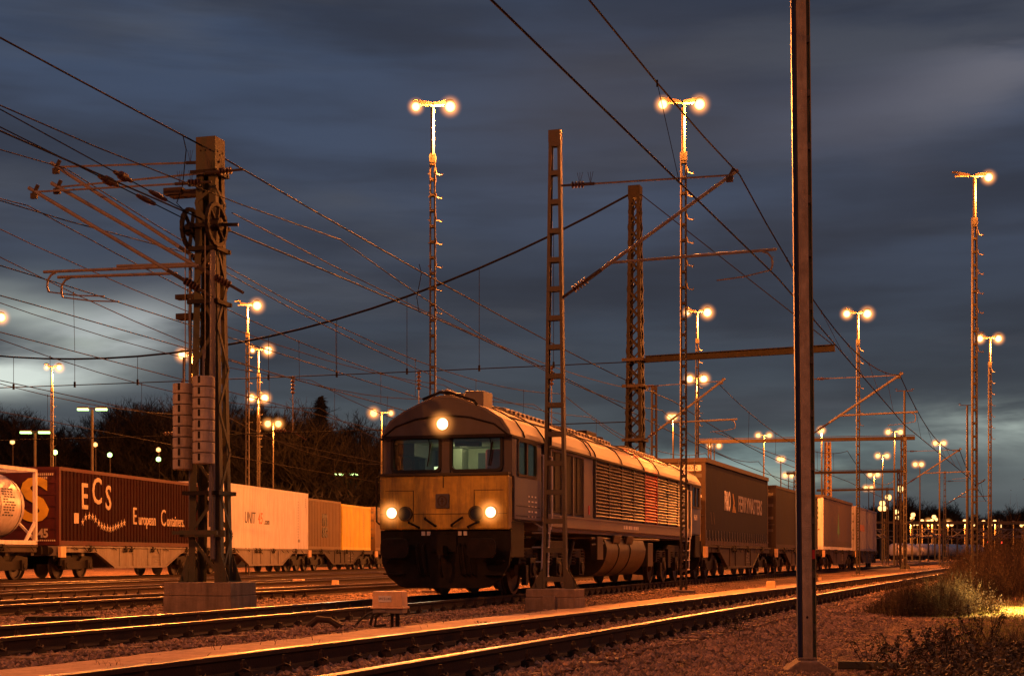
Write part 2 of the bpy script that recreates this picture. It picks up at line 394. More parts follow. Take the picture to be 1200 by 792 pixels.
# ------------------------------------------------------------------ tracks
RAILP = [(-.075, 0), (.075, 0), (.075, .012), (.02, .03), (.009, .045), (.009, .125), (.036, .135), (.036, .166), (.028, .172), (-.028, .172), (-.036, .166), (-.036, .135), (-.009, .125), (-.009, .045), (-.02, .03), (-.075, .012)]
def sweep_rail(t, off, y0, y1, st):
    mb = MB(); y = y0; n = len(RAILP); k = 0; zb = TR[t][2] - .172
    while y <= y1:
        p, d, r, _ = frame(t, y); c = p + r * off
        for a, z in RAILP: mb.v.append((c.x + r.x * a, c.y + r.y * a, zb + z))
        k += 1; y += st if y < 70 else st * 3
    for i in range(k - 1):
        for j in range(n):
            j2 = (j + 1) % n
            mb.f.append((i * n + j, i * n + j2, (i + 1) * n + j2, (i + 1) * n + j)); mb.mi.append(1 if j in (7, 8, 9) else 0)
    return mb
def sleeper_mesh(mb=None, T=None, rich=True):
    mb = mb or MB(); s0 = len(mb.v)
    # trapezoid block, a little lower in the middle
    P = [(-.13, -.12), (.13, -.12), (.105, 0), (-.105, 0)]
    for x0, x1, dz in ((-1.3, -.42, 0), (-.42, .42, -.03), (.42, 1.3, 0)):
        mb.prism([(a, b + dz) for a, b in P], x0, x1, 'x', 0)
    if rich:
        for rx in (-.7525, .7525):
            mb.box(rx - .17, rx + .17, -.075, .075, -.004, .014, 1)
            for s in (-1, 1):
                mb.box(rx + s * .125 - .035, rx + s * .125 + .035, -.06, .06, .014, .05, 1)
                mb.path([(rx + s * .09, -.05, .035), (rx + s * .15, -.045, .075), (rx + s * .165, 0, .055), (rx + s * .15, .045, .075), (rx + s * .09, .05, .035)], .011, 5, 1)
                mb.lathe((rx + s * .125, 0, .05), [(0, .022), (.06, .022), (.062, .012), (.085, .012)], 'z', 6, 1)
    if T is not None:
        for i in range(s0, len(mb.v)): mb.v[i] = tuple(T @ Vector(mb.v[i]))
    return mb
LBL = {'near': 'nearest railway track running from the bottom left to the bushes',
       'loco': 'railway track that carries the locomotive and its train',
       'two': 'empty track just left of the locomotive, past the counterweight mast',
       'three': 'empty middle track, second to the left of the locomotive',
       'four': 'empty track next to the left container train',
       'left': 'railway track under the left container train'}
SLP = None
for t, (y0, y1) in {'near': (3, 230), 'loco': (8, 200), 'two': (10, 190), 'three': (12, 190), 'four': (15, 190), 'left': (20, 180)}.items():
    root = thing('railway_track', LBL[t], 'railway track', group='parallel railway tracks')
    for s in (-.7525, .7525):
        sweep_rail(t, s, y0, y1, .8 if t == 'near' else 1.5).build('rail', ['railrust', 'railhead'], root, smooth=False)
    if SLP is None:
        SLP = sleeper_mesh().build('sleeper', ['sleeper', 'clip'], root)
        proto = SLP
    rest = MB(); y = y0; k = 0; n_own = 100 if t in ('near', 'loco') else 45
    ytop = TR[t][2] - .172
    ystart = 8.5 if t == 'near' else (14 if t == 'loco' else y0)
    while y < y1 - 1:
        p, d, r, rz = frame(t, y)
        if y >= ystart and k < n_own:
            if k == 0 and t == 'near': o = proto
            else: o = proto.copy(); C.objects.link(o); o.parent = root
            o.location = (p.x, p.y, ytop + R.uniform(-.006, .004)); o.rotation_euler = (R.uniform(-.01, .01), 0, rz + R.uniform(-.012, .012)); k += 1
        elif y < 110:
            T = Matrix.Translation((p.x, p.y, ytop)) @ Matrix.Rotation(rz, 4, 'Z')
            sleeper_mesh(rest, T, rich=False)
        y += .6 / math.hypot(1, slope(t, y))
    if rest.v: tag(rest.build('sleepers', ['sleeper', 'clip'], root, fix=False), kind='stuff')

# loose ballast stones
def build_stones():
    mb = MB(); V = mb.v; Fc = mb.f
    base = [Vector(p) for p in ((1, 0, 0), (-1, 0, 0), (0, 1, 0), (0, -1, 0), (0, 0, 1), (0, 0, -1))]
    fs = [(0, 2, 4), (2, 1, 4), (1, 3, 4), (3, 0, 4), (2, 0, 5), (1, 2, 5), (3, 1, 5), (0, 3, 5)]
    n = 0; tries = 0
    while n < 95000 and tries < 400000:
        tries += 1
        Y = 6.5 * (52 / 6.5) ** (R.random() ** .8)
        X = Y * R.uniform(-.37, .37)
        ln = lat('near', X, Y); ll = lat('loco', X, Y)
        if -3.6 < ln < -1.6 and R.random() > .05: continue
        onn = abs(ln) < 1.55 or 1.5 < ln < 2.6; onl = any(abs(lat(k, X, Y)) < 1.8 for k in ('loco', 'two', 'three', 'four', 'left'))
        if not onn and not onl and ln < 2.6 and R.random() > .28: continue
        if abs(abs(ln) - .7525) < .1 or abs(abs(ll) - .7525) < .1: continue
        if ln > 2.6 and R.random() > .75: continue
        sz = R.uniform(.014, .034) * (.62 if ln > 2.2 else 1) * (1.0 if (onn or onl) else .7) * (1 + Y * .012)
        z = gz(X, Y) + sz * .25
        if abs(ln) < 1.3: z += R.choice((0, 0, .02, .035))
        elif onl: z += R.choice((-.01, 0, .015))
        o = len(V); a = R.random() * 6.28; ca, sa = math.cos(a), math.sin(a)
        for b in base:
            q = Vector((b.x * R.uniform(.7, 1.4), b.y * R.uniform(.6, 1.2), b.z * R.uniform(.5, 1.0))) * sz
            V.append((X + q.x * ca - q.y * sa, Y + q.x * sa + q.y * ca, z + q.z))
        Fc += [tuple(i + o for i in f) for f in fs]; n += 1
    mb.mi = [0] * len(Fc)
    tag(mb.build('ballast_stones', 'stone', fix=False), 'loose crushed ballast stones lying between and beside the tracks', 'ballast', kind='stuff')
build_stones()

# ------------------------------------------------------------------ masts
def ladder_mb(h, wb, wt, d, pitch, ch=.055, bh=.09, z0=0.0):
    mb = MB()
    W = lambda z: wb + (wt - wb) * (z / h)
    for s in (-1, 1):
        # channel: web outside, two flanges
        for (o0, o1, y0, y1) in ((0, .010, -d / 2, d / 2), (.010, ch, -d / 2, -d / 2 + .010), (.010, ch, d / 2 - .010, d / 2)):
            xb0, xb1 = s * (wb / 2 - o0), s * (wb / 2 - o1); xt0, xt1 = s * (wt / 2 - o0), s * (wt / 2 - o1)
            mb.add([(xb0, y0, z0), (xb1, y0, z0), (xb1, y1, z0), (xb0, y1, z0), (xt0, y0, h), (xt1, y0, h), (xt1, y1, h), (xt0, y1, h)],
                   [(3, 2, 1, 0), (4, 5, 6, 7), (0, 1, 5, 4), (1, 2, 6, 5), (2, 3, 7, 6), (3, 0, 4, 7)])
    z = z0 + .12
    while z < h - .1:
        w = W(z) / 2 - .004
        for s in (-1, 1): mb.box(-w, w, s * (d / 2 + .004) - .005, s * (d / 2 + .004) + .005, z, z + bh)
        z += pitch
    w = wt / 2 + .006
    mb.box(-w, w, -d / 2 - .012, d / 2 + .012, h - .22, h + .006)
    return mb
def plinth(x0, x1, y0, y1, h, parent, seam=True):
    mb = MB(); mb.box(x0, x1, y0, y1, -.25, h * .55); mb.box(x0 + .012, x1 - .012, y0 + .012, y1 - .012, h * .55, h)
    o = mb.build('plinth', 'concrete', parent, bevel=.02)
    return o
def gussets(parent, w, d, z, m='steel', hgt=.38, ext=.2):
    for s in (-1, 1):
        mb = MB()
        for yy in (-d / 2 - .012, d / 2 + .004):
            mb.prism([(s * w / 2, z), (s * (w / 2 + ext), z), (s * (w / 2 + ext), z + .03), (s * w / 2, z + hgt)], yy, yy + .008, 'y')
        mb.box(s * (w / 2 + ext / 2) - ext / 2, s * (w / 2 + ext / 2) + ext / 2, -d / 2 - .06, d / 2 + .06, z, z + .02)
        for q in (-1, 1): mb.lathe((s * (w / 2 + ext * .7), q * (d / 2 + .03), z + .02), [(0, .02), (.05, .02), (.05, .01), (.09, .01)], 'z', 6)
        mb.build('base_plate', m, parent)
def insul(mb, a, b, n=5, r=.075):
    a = Vector(a); b = Vector(b); d = (b - a); pts = []; rs = []
    for i in range(n):
        for t, q in ((.05, .35), (.3, 1), (.55, 1), (.85, .35)):
            pts.append(a + d * ((i + t) / n)); rs.append(r * q)
    mb.path(pts, rs, 10)
def cantilever(root, s, x0, reach, ztop=6.9, zlow=4.8, zend=6.85, zreg=5.35, regto=None, y=0.0, sc=1.0, rich=True, dy=0.0, ystem=0.0, r=.032, arm=True):
    """single-track bracket: stay, raking tube, registration tube, steady arm. s=+1/-1 side, heights over the root"""
    e = (x0 + s * reach, y + dy, zend)
    tp = (x0, y + ystem, ztop); lw = (x0, y + ystem, zlow)
    L = lambda a, b, t: tuple(a[i] + (b[i] - a[i]) * t for i in range(3))
    mb = MB()
    mb.tube(L(tp, e, .22 / 3.4 * 3.4 / reach * 1.0 + .12), e, .018, 6)
    mb.tube(L(lw, e, .2), L(lw, e, 1.04), r, 8)
    cant = mb.build('cantilever', 'tube', root, smooth=True)
    ins = MB(); insul(ins, L(tp, e, .06), L(tp, e, .06 + .5 / reach * .5), 4, .065)
    ins.build('insulator', 'insul', cant, smooth=True)
    ins = MB(); insul(ins, L(lw, e, .07), L(lw, e, .07 + .55 / reach * .5), 5, .07)
    ins.build('insulator', 'insul', cant, smooth=True)
    fit = MB(); fit.tube(tp, L(tp, e, .07), .022, 6); fit.tube(L(tp, e, .12), L(tp, e, .2), .03, 6)
    fit.tube(lw, L(lw, e, .08), .028, 6); fit.tube(L(lw, e, .14), L(lw, e, .24), .038, 6)
    fit.tube((e[0] - .05, e[1], e[2] - .06), (e[0] + .05, e[1], e[2] + .12), .035, 6); fit.box(e[0] - .09, e[0] + .03, e[1] - .03, e[1] + .03, e[2] - .12, e[2] - .02)
    if rich:
        for q in (.14, .22): # anti-bird spikes
            for k in (-1, 0, 1):
                a = L(tp, e, q * .8); fit.tube(a, (a[0] + .05 * k, a[1], a[2] + .22), .004, 4)
    fit.build('fitting', 'darksteel', cant)
    # registration tube, hung from the raking tube
    f = (zreg - zlow) / (zend - zlow); st = L(lw, e, f); rt = regto if regto is not None else reach * .98 + .4
    reg = MB(); reg.tube((st[0] - s * .1, st[1], zreg - .02), (x0 + s * rt, y + dy, zreg + .03), r * .8, 8)
    rg = reg.build('registration_tube', 'tube', root, smooth=True)
    if arm:
        a = MB(); bx = x0 + s * (rt - .15)
        a.path([(bx - s * .1, y + dy, zreg + .01), (bx, y + dy, zreg - .03), (bx + s * .07, y + dy, zreg - .12), (bx + s * .08, y + dy, zreg - .24), (bx + s * .05, y + dy, zreg - .33)], .02, 6)
        a.path([(bx + s * .05, y + dy, zreg - .33), (bx - s * .45, y + dy + .1, zreg - .40), (bx - s * .95, y + dy + .2, zreg - .42)], .013, 6)
        a.build('steady_arm', 'tube', rg)
    return e

def ladder_mast(label, loc, rz, h=8.8, wb=.45, wt=.23, d=.12, pitch=.5, m='steel', pl=(-.48, .48, .35), group='steel ladder masts carrying the overhead line', cant=None):
    r = thing('catenary_mast', label, 'mast', loc, rz, group)
    z0 = 0
    if pl:
        plinth(pl[0], pl[1], -.35, .35, pl[2], r); z0 = pl[2]
        gussets(r, wb, d, z0)
    ladder_mb(h, wb, wt, d, pitch, z0=z0 + .01).build('shaft', m, r)
    if cant: cant(r)
    return r
GM = 'steel ladder masts carrying the overhead line'
def perp(t, Y): return frame(t, Y)[3]
# the mast in front of the locomotive
pB = Vector((.80, 27.6, 0))
def cB(r):
    cantilever(r, 1, .12, 3.15, 7.78, 5.70, 7.72, 6.32, regto=3.95)
mastB = ladder_mast('grey ladder mast on a concrete block standing in front of the locomotive cab side', pB, perp('near', 27) + .02, 8.80, .46, .215, .13, .535, cant=cB)
mb = MB(); mb.box(-.12, .12, -.42, -.351, -.05, .22); mb.build('concrete_step', 'concrete', mastB, bevel=.01)
# the near mast that leaves the top of the picture
r = thing('catenary_mast', 'nearest tall steel mast, cut off by the top of the photo', 'mast', (2.55, 12.9, 0), -.12, GM)
r.rotation_euler = (0, -.0105, -.12); r.scale = (.82, .82, 1)
HD = 9.5
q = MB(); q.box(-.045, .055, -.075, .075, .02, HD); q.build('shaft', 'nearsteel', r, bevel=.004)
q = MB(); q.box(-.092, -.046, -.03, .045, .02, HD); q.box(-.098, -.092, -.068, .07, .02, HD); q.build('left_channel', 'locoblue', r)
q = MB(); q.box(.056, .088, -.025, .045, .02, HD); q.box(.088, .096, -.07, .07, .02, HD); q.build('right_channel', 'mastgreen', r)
z = .30
while z < 9:
    q = MB(); q.box(.056, .088, -.066, -.026, z, z + .06); q.build('batten', 'steel', r); z += .46
mb = MB(); mb.prism([(-.24, -.2), (.24, -.2), (.24, -.03), (.1, .05), (-.1, .05), (-.24, -.03)], -.26, .26, 'y'); mb.box(-.1, .1, -.09, .09, .049, .075)
mb.build('plinth', 'concrete', r, bevel=.02)
mb = MB(); mb.box(.058, .087, -.072, -.0665, .92, 1.0); mb.build('marker_plate', 'locored', r)
mb = MB(); mb.lathe((0, -.0765, .42), [(-.001, .012), (.001, .012)], 'y', 10); mb.build('bolt_hole', 'black', r)
def far_mast(label, Y, off=-9.0, h=8.6, reach=3.25, group=GM):
    x = off + .357 * Y
    return ladder_mast(label, (x, Y, 0), perp('near', Y), h, .27, .18, .12, .55, 'steel', (-.3, .3, .15), group, lambda r: cantilever(r, 1, .1, reach, 7.7, 5.6, 7.72, 6.3, regto=3.9, rich=False, r=.045))
far_mast('ladder mast behind the nearest mast, with its raised arm toward the near track', 57.0)
far_mast('ladder mast whose arm reaches right just beyond the last container', 96.0)
far_mast('far ladder mast with arm, standing above the distant curve of the track', 134.0)
# ------------------------------------------------------------------ lattice masts
def lattice_mb(h, wb, wt, db, dt, pitch, leg=.08, bar=.045, z0=0., cross=False, plate=True):
    mb = MB()
    P = lambda sx, sy, z: Vector((sx * (wb + (wt - wb) * z / h) / 2, sy * (db + (dt - db) * z / h) / 2, z))
    for sx in (-1, 1):
        for sy in (-1, 1):
            a, b = P(sx, sy, z0), P(sx, sy, h)
            # angle section: two thin plates
            mb.bar(a - Vector((sx * leg / 2, 0, 0)), b - Vector((sx * leg / 2, 0, 0)), leg, .012, (0, 1, 0))
            mb.bar(a - Vector((0, sy * leg / 2, 0)), b - Vector((0, sy * leg / 2, 0)), .012, leg, (0, 1, 0))
    z = z0 + .1; k = 0
    while z < h - .35:
        z2 = min(z + pitch, h - .25)
        for sy in (-1, 1):
            q = Vector((0, sy * .012, 0))
            s = 1 if (k + (sy > 0)) % 2 else -1
            mb.bar(P(-s, sy, z) + q, P(s, sy, z2) + q, bar, .01, (0, 1, 0))
            if cross: mb.bar(P(s, sy, z) + q * 2, P(-s, sy, z2) + q * 2, bar, .01, (0, 1, 0))
        for sx in (-1, 1):
            q = Vector((sx * .012, 0, 0))
            s = 1 if (k + (sx > 0)) % 2 else -1
            mb.bar(P(sx, -s, z) + q, P(sx, s, z2) + q, .01, bar, (0, 1, 0))
            if cross: mb.bar(P(sx, s, z) + q * 2, P(sx, -s, z2) + q * 2, .01, bar, (0, 1, 0))
        z = z2 if z2 < h - .3 else h; k += 1
    return mb
# ---- the left counterweight mast
MA = Vector((-5.25, 26.0, 0)); rzA = -math.atan(.285)
r = thing('tensioning_mast', 'thick lattice mast with pulley wheels, three arms and hanging weights on a concrete block', 'mast', MA, rzA)
mb = MB(); mb.box(-.64, .64, -.5, .5, -.3, .27); mb.box(-.632, .632, -.492, .492, .276, .50); mb.box(-.60, .60, -.46, .46, .26, .28)
pl = mb.build('plinth', 'concrete', r, bevel=.018)
hA = 8.2
lat_mb = lattice_mb(hA - .62, .64, .35, .44, .35, .72, .12, .06, z0=.5)
lat_mb.build('lattice_shaft', 'greensteel', r)
mb = MB(); mb.box(-.185, .185, -.185, .185, hA - .62, hA)
for i in range(2):
    for j in range(3):
        mb.lathe((-.10 + .1 * j, -.186, hA - .22 - .16 * i + .03 * (j % 2)), [(-.001, .014), (.001, .014)], 'y', 8)
mb.build('head_box', 'greensteel', r, bevel=.008)
holes = MB()
for j in range(3):
    holes.lathe((-.09 + .09 * j, -.190, hA - .24), [(-.002, .016), (.004, .016)], 'y', 8); holes.lathe((.188, -.09 + .09 * j, hA - .24 - .05 * (j == 1)), [(-.002, .016), (.004, .016)], 'x', 8)
holes.build('bolt_hole', 'black', r)
for z in (7.54, 6.62, 6.22, 5.30, 2.0):
    mb = MB(); w = .185 + .14 * (1 - z / hA)
    mb.box(-w - .06, w + .06, -w - .07, -w - .01, z, z + .07); mb.box(-w - .06, w + .06, w * .8, w * .8 + .06, z, z + .07)
    mb.box(w - .01, w + .05, -w - .07, w * .8, z, z + .07); mb.build('bracket', 'black', r)
mb = MB(); mb.box(-.75, -.2, -.08, .08, 7.22, 7.34); mb.box(-.85, -.5, -.12, .02, 7.26, 7.38)
mb.box(-.62, -.2, -.1, .1, 5.08, 5.18); mb.box(-.60, -.2, -.16, .0, 5.42, 5.5)
mb.build('bracket', 'darksteel', r)
gussets(r, .62, .44, .5, 'greensteel', .5, .16)
for (wx, wy) in ((-.30, -.12), (.30, -.36)):
    w = MB(); rr = .37
    oc = [(math.cos(2 * PI * i / 36) * (rr + (.012 if i % 2 else 0)) + wy, math.sin(2 * PI * i / 36) * (rr + (.012 if i % 2 else 0)) + 6.62) for i in range(36)]
    ic = [(math.cos(2 * PI * i / 36) * (rr - .06) + wy, math.sin(2 * PI * i / 36) * (rr - .06) + 6.62) for i in range(36)]
    w.ring(oc, ic, wx - .03, wx + .03, 'x')
    for k in range(6):
        a = k * PI / 3 + .3; w.bar((wx, wy, 6.62), (wx, wy + math.cos(a) * .33, 6.62 + math.sin(a) * .33), .03, .06, (1, 0, 0))
    w.lathe((wx, wy, 6.62), [(-.09, .05), (-.085, .11), (.085, .11), (.09, .05)], 'x', 14)
    w.bar((wx - .05, wy, 6.62), (wx + .36, wy + .1, 6.62), .05, .05)
    w.build('pulley_wheel', 'black', r)
for (wx, wy, zt) in ((-.42, -.18, 3.95), (.13, -.5, 4.02)):
    w = MB(); n = 8
    for i in range(n):
        z = zt - 1.5 + i * 1.5 / n
        w.lathe((wx, wy, z), [(0, .175), (.01, .187), (1.5 / n - .022, .187), (1.5 / n - .012, .175)], 'z', 22)
    wo = w.build('counterweight', 'weight', r, smooth=True)
    sl = MB()
    for i in range(n): sl.box(wx - .012 - .0, wx + .03, wy - .19, wy - .17, zt - 1.5 + i * 1.5 / n + .05, zt - 1.5 + (i + 1) * 1.5 / n - .02)
    sl.build('slot', 'black', wo)
    rp = MB(); rp.tube((wx, wy, zt - .02), (wx, wy, zt + .45), .02, 6)
    rp.tube((wx + .03, wy, zt + .3), (wx + .03, wy, 6.45), .009, 5)
    rp.tube((wx + .1, wy + .05, zt - 1.5), (wx + .1, wy + .05, 6.2), .03, 8) if wx < -.3 else rp.tube((wx + .06, wy + .22, .9), (wx + .06, wy + .22, 6.2), .045, 8)
    rp.tube((wx + .1, wy + .05, 1.45), (wx + .1, wy + .05, zt - 1.5), .028, 8)
    rp.tube((wx + .1, wy + .05, 1.45), (wx + .1, wy + .05, 6.1), .012, 6)
    rp.build('guide_rod', 'rope', r)
mb = MB(); mb.box(-.46, .38, -.52, -.46, 1.32, 1.38); mb.box(-.46, -.40, -.46, .1, 1.32, 1.38); mb.box(-.44, .42, -.3, -.25, 1.28, 1.40)
mb.build('guide_frame', 'greensteel', r)
e1 = cantilever(r, -1, .2, 3.2, 7.78, 5.85, 7.92, 6.05, regto=2.0, y=-.05, arm=False, r=.034)
e2 = cantilever(r, -1, .75, 3.6, 7.56, 5.45, 7.50, 5.98, regto=3.9, y=-.25, arm=True, r=.034)
e3 = cantilever(r, -1, .2, 3.45, 7.36, 5.40, 7.42, 5.85, regto=3.0, y=-.35, arm=True, r=.034)

# ---- tall lattice portal mast behind the locomotive, with headspan
ME = Vector((4.95, 60.0, 0)); rzE = perp('loco', 60)
r = thing('lattice_mast', 'tall cross-braced lattice mast rising behind the locomotive roof', 'mast', ME, rzE)
plinth(-.7, .7, -.6, .6, .4, r)
lattice_mb(15.75, .80, .42, .7, .42, .62, .12, .06, z0=.4, cross=True).build('lattice_shaft', 'black', r)
mb = MB(); mb.box(-.24, .24, -.24, .24, 15.3, 15.8); mb.build('head_box', 'black', r)
for z in (8.75, 7.7, 5.55):
    mb = MB(); mb.box(-.45, .45, -.42, -.36, z, z + .12); mb.box(-.45, .45, .36, .42, z, z + .12); mb.box(.39, .45, -.36, .36, z, z + .12); mb.build('bracket', 'darksteel', r)
cantilever(r, 1, .32, 3.2, 7.75, 5.55, 7.85, 6.3, regto=3.8, rich=False, r=.045)
def beam_between(name, label, a, b, w=.16, h=.22, m='black', group=None):
    mb = MB(); mb.bar(a, b, .02, h); d = (Vector(b) - Vector(a)).normalized()
    for s in (-1, 1): mb.bar(Vector(a) + Vector((0, 0, s * h / 2)), Vector(b) + Vector((0, 0, s * h / 2)), w, .025)
    return mb.build(name, m, None)
def along(t, Y, off, z):
    p, d, n, rz = frame(t, Y); q = p + n * off; return Vector((q.x, q.y, z))
F57 = Vector((-9.0 + .357 * 57, 57.0, 0))
b = beam_between('portal_beam', '', ME + Vector((.4, -.1, 8.85)), F57 + Vector((.9, -.35, 8.85)), .2, .24)
tag(b, 'long horizontal steel beam running right from the tall lattice mast', 'beam')
# portals further down the train
def portal(label, Y, x0, x1, z=8.9, m='darksteel'):
    a = Vector(((x0 - 600) * Y / F, Y + 1.5, 0)); c = Vector(((x1 - 600) * Y / F, Y - 1.5, 0))
    o = thing('portal', label, 'portal', a, 0, 'steel portals spanning the tracks')
    v = c - a
    for w, nm in ((Vector((0, 0, 0)), 0), (v, 1)):
        mb = lattice_mb(z + .2, .30, .22, .22, .18, .6, .06, .035)
        mb.v = [tuple(Vector(q) + w) for q in mb.v]; mb.build('post', m, o)
    mb = MB(); e = v.normalized() * .8
    mb.bar(Vector((0, 0, z)) - e, v + Vector((0, 0, z)) + e, .24, .24); mb.bar(Vector((0, 0, z + .2)) - e, v + Vector((0, 0, z + .2)) + e, .05, .04)
    mb.build('beam', m, o)
    return o
portal('ochre lit portal over the train just right of the curtain-sided container', 102, 835, 1051, 8.9)
portal('second portal beyond the one over the curtain-sided container', 141, 935, 1048)
portal('third and smallest portal above the rear of the train', 178, 968, 1036)
r = thing('lattice_mast', 'ochre lit lattice mast just right of the nearest steel mast', 'mast', ((970 - 600) * 165 / F, 165, 0), .2)
lattice_mb(13.6, .95, .55, .6, .5, .7, .14, .08, cross=True).build('lattice_shaft', 'mastlit', r)
r = thing('catenary_mast', 'dark ladder mast right behind the tall lattice mast', 'mast', ((766.5 - 600) * 100 / F, 100, 0), .2, GM)
ladder_mb(12.3, .48, .38, .2, .9, ch=.1, bh=.16).build('shaft', 'darksteel', r)

# ------------------------------------------------------------------ lamp masts
GL = 'lamp masts of the rail yard'
LIGHTS = 0
def point_light(p, power, col=(1.0, .25, .038), r=.16, parent=None):
    global LIGHTS
    l = bpy.data.lights.new('sodium_light', 'POINT'); l.energy = power; l.color = col; l.shadow_soft_size = r
    o = bpy.data.objects.new('sodium_light', l); C.objects.link(o); o.location = p; LIGHTS += 1
    if parent is not None: o.parent = parent
    return o
def lamp_mast(label, px, Y, lamps, h=13.0, power=0, lit=(1, 1), gr=.15, rich=True, w=.17, z=0, lean=0, X=None, lace=False, base=True):
    """lamps: offsets (m) of each lamp from the pole"""
    x = X if X is not None else (px - 600) * Y / F
    r = thing('lamp_mast', label, 'lamp mast', (x, Y, z), 0, GL)
    top = h
    if rich:
        sh = ladder_mb(h - 1.35, w * 1.12, w * .95, .13, .42, ch=.045, bh=.07); 
        if lace:
            q = .05
            while q < 5.2:
                sh.bar((-w * .52, -.075, q), (-w * .1, -.075, q + .12), .045, .006, (0, 1, 0)); q += .14
        so = sh.build('shaft', 'steel', r)
        tp = MB(); tp.tube((0, 0, h - 1.4), (0, 0, h - .1), .055, 8)
        tp.build('top_tube', 'steel', r, smooth=True)
        st = MB()
        for k in range(7):
            zz = h - 1.9 - k * .62; s = 1
            st.path([(w * .5, -.07, zz + .14), (w * .5 + .02, -.08, zz + .03), (w * .5 + .02, -.08, zz), (w * .5 + .17, -.08, zz - .04), (w * .5 + .17, -.08, zz + .02)], .016, 5)
            st.box(-w * .7, -w * .4, -.085, -.07, zz, zz + .03)
        st.build('climbing_step', 'steel', r)
        if base:
            b = MB(); b.box(-.28, .28, -.28, .28, -.2, .05); b.build('plinth', 'concrete', r, bevel=.02)
    else:
        sh = MB(); sh.path([(0, 0, 0), (0, 0, h * .55), (0, 0, h)], [w * .62, w * .5, w * .38], 6); sh.build('shaft', 'steel', r)
    hd = MB(); lo, hi = min(lamps), max(lamps)
    if lo > -.05: lo = -.1
    hd.tube((lo, 0, h - .02), (hi, 0, h + .0), .035, 6)
    for i, dx in enumerate(lamps):
        s = 1 if dx >= 0 else -1
        hd.lathe((dx, 0, h - .02), [(gr * .72, gr * .75), (gr * .9, gr * .6), (gr * 1.05, gr * .2)], 'z', 12)
        if rich: hd.prism([(dx - s * .45, h - .04), (dx - s * .1, h - .02), (dx - s * .1, h + .10), (dx - s * .45, h + .03)], -.09, .09, 'y')
    hd.build('lamp_head', 'lampbody', r)
    for i, dx in enumerate(lamps):
        if not lit[min(i, len(lit) - 1)]: continue
        g = gr * lit[min(i, len(lit) - 1)]
        b = MB(); b.lathe((dx, 0, h - .06), [(math.sin(a) * g, math.cos(a) * g + .002) for a in (-1.56, -1.2, -.8, -.4, 0, .4, .8, 1.2, 1.56)], 'z', 20 if rich else 10)
        lp = b.build('lamp', 'sodium' if rich else 'sodiumfar', r, smooth=True)
        if label[:4] != 'tiny': glow_ball(lp, (dx, 0, h - .06), g * 2.5, 7.0 if rich else 5.0)
    if power: point_light((hi if hi > .2 else lo, -.1, h - .5), power, parent=r)
    return r
P0 = 11500
lamp_mast('tallest twin lamp mast rising above the locomotive cab', 507, 40.2, (-.45, .47), 13.1, P0 * 1.9, (.8, 1.0), .15)
lamp_mast('twin lamp mast in front of the locomotive rear cab, hatched at its foot', 801, 40, (-.55, .43), 13.1, P0 * .9, (.85, 1.0), .15, lace=True)
lamp_mast('single bright lamp on the tallest pole of the far right', 1142, 47.7, (-.62, .45), 13.1, P0 * .5, (0, .9), .15)
lamp_mast('twin lamp mast with hatched foot right of the nearest mast', 1005.5, 74.5, (-.56, .46), 13.1, P0, (.8, .95), .23, lace=True)
lamp_mast('twin lamp mast close right of the single-lamp pole', 1160, 83, (-.55, .47), 13.1, P0, (.8, .85), .23)
lamp_mast('twin lamp mast seen between the tall lattice mast and the curtain-sided container', 817, 73.5, (-.5, .5), 13.0, P0, (.6, .95), .23)
lamp_mast('twin lamp mast with lamps low beside the hatched lamp mast', 816, 101, (-.45, .5), 13.0, P0, (.9, 1), .27)
lamp_mast('lamp mast with one lamp lit, standing on the left yard before the white container', 290, 71.5, (-.45, .46), 13.0, P0, (0, .95), .23, base=False)
lamp_mast('twin lamp mast behind the white container, one lamp dim', 303, 87, (-.35, .55), 13.0, P0, (.5, 1), .25)
lamp_mast('twin lamp mast with low lamps behind the white container', 302.5, 113, (-.5, .5), 13.0, P0, (.85, 1), .3)
lamp_mast('small twin lamp mast against the dark trees behind the ochre container', 320, 135, (-.47, .47), 13.0, P0, (1, 1), .33, rich=False)
lamp_mast('twin lamp mast behind the tank and maroon containers at far left', 61, 95, (-.35, .45), 13.0, P0, (.45, .8), .25)
lamp_mast('single lamp just behind the counterweight mast', 226, 89, (-.62, .0), 13.0, P0, (1, 0), .27)
lamp_mast('lamp mast cut by the left edge of the photo', -8, 75, (-.3, .4), 13.0, P0, (0, 1), .23)
lamp_mast('lamp mast whose lamps show just left of the locomotive roof', 447, 125, (-.65, .8), 13.0, P0, (1, .6), .34, rich=False)
FARL = [
 (1048, 505, (-.6, .6), 'bright twin lamps on the far mast right of the last container', 1),
 (1101, 518, (-.45, .45), 'twin lamps standing alone between the far ladder mast and the dark unlit post', 1),
 (1034, 533, (-.55, .55), 'twin lamps over the train tail, under the beam of the second portal', 1),
 (1024, 555, (-.55, .55), 'second lowest twin lamps over the train tail', 1),
 (1018, 571, (-.5, .5), 'lowest twin lamps over the train tail', 0),
 (895, 509, (-.55, .55), 'small twin lamps above the far end of the curtain-sided container', 1),
 (963, 503, (-.1, .0), 'single lamp immediately right of the nearest mast', 1),
 (789, 487, (-.3, .1), 'single small lamp between the tall lattice mast and the hatched lamp mast', 1),
 (837, 521, (-.5, .5), 'small twin lamps over the top corner of the curtain-sided container', 0),
 (915, 537, (-.2, .2), 'small single lamp above the container roof left of the nearest mast', 0),
 (924, 556, (-.5, .5), 'lowest small lamps left of the nearest mast', 0),
 (1078, 543, (-.6, .2), 'dim small lamp on a thin post right of the far ladder mast', 0),
]
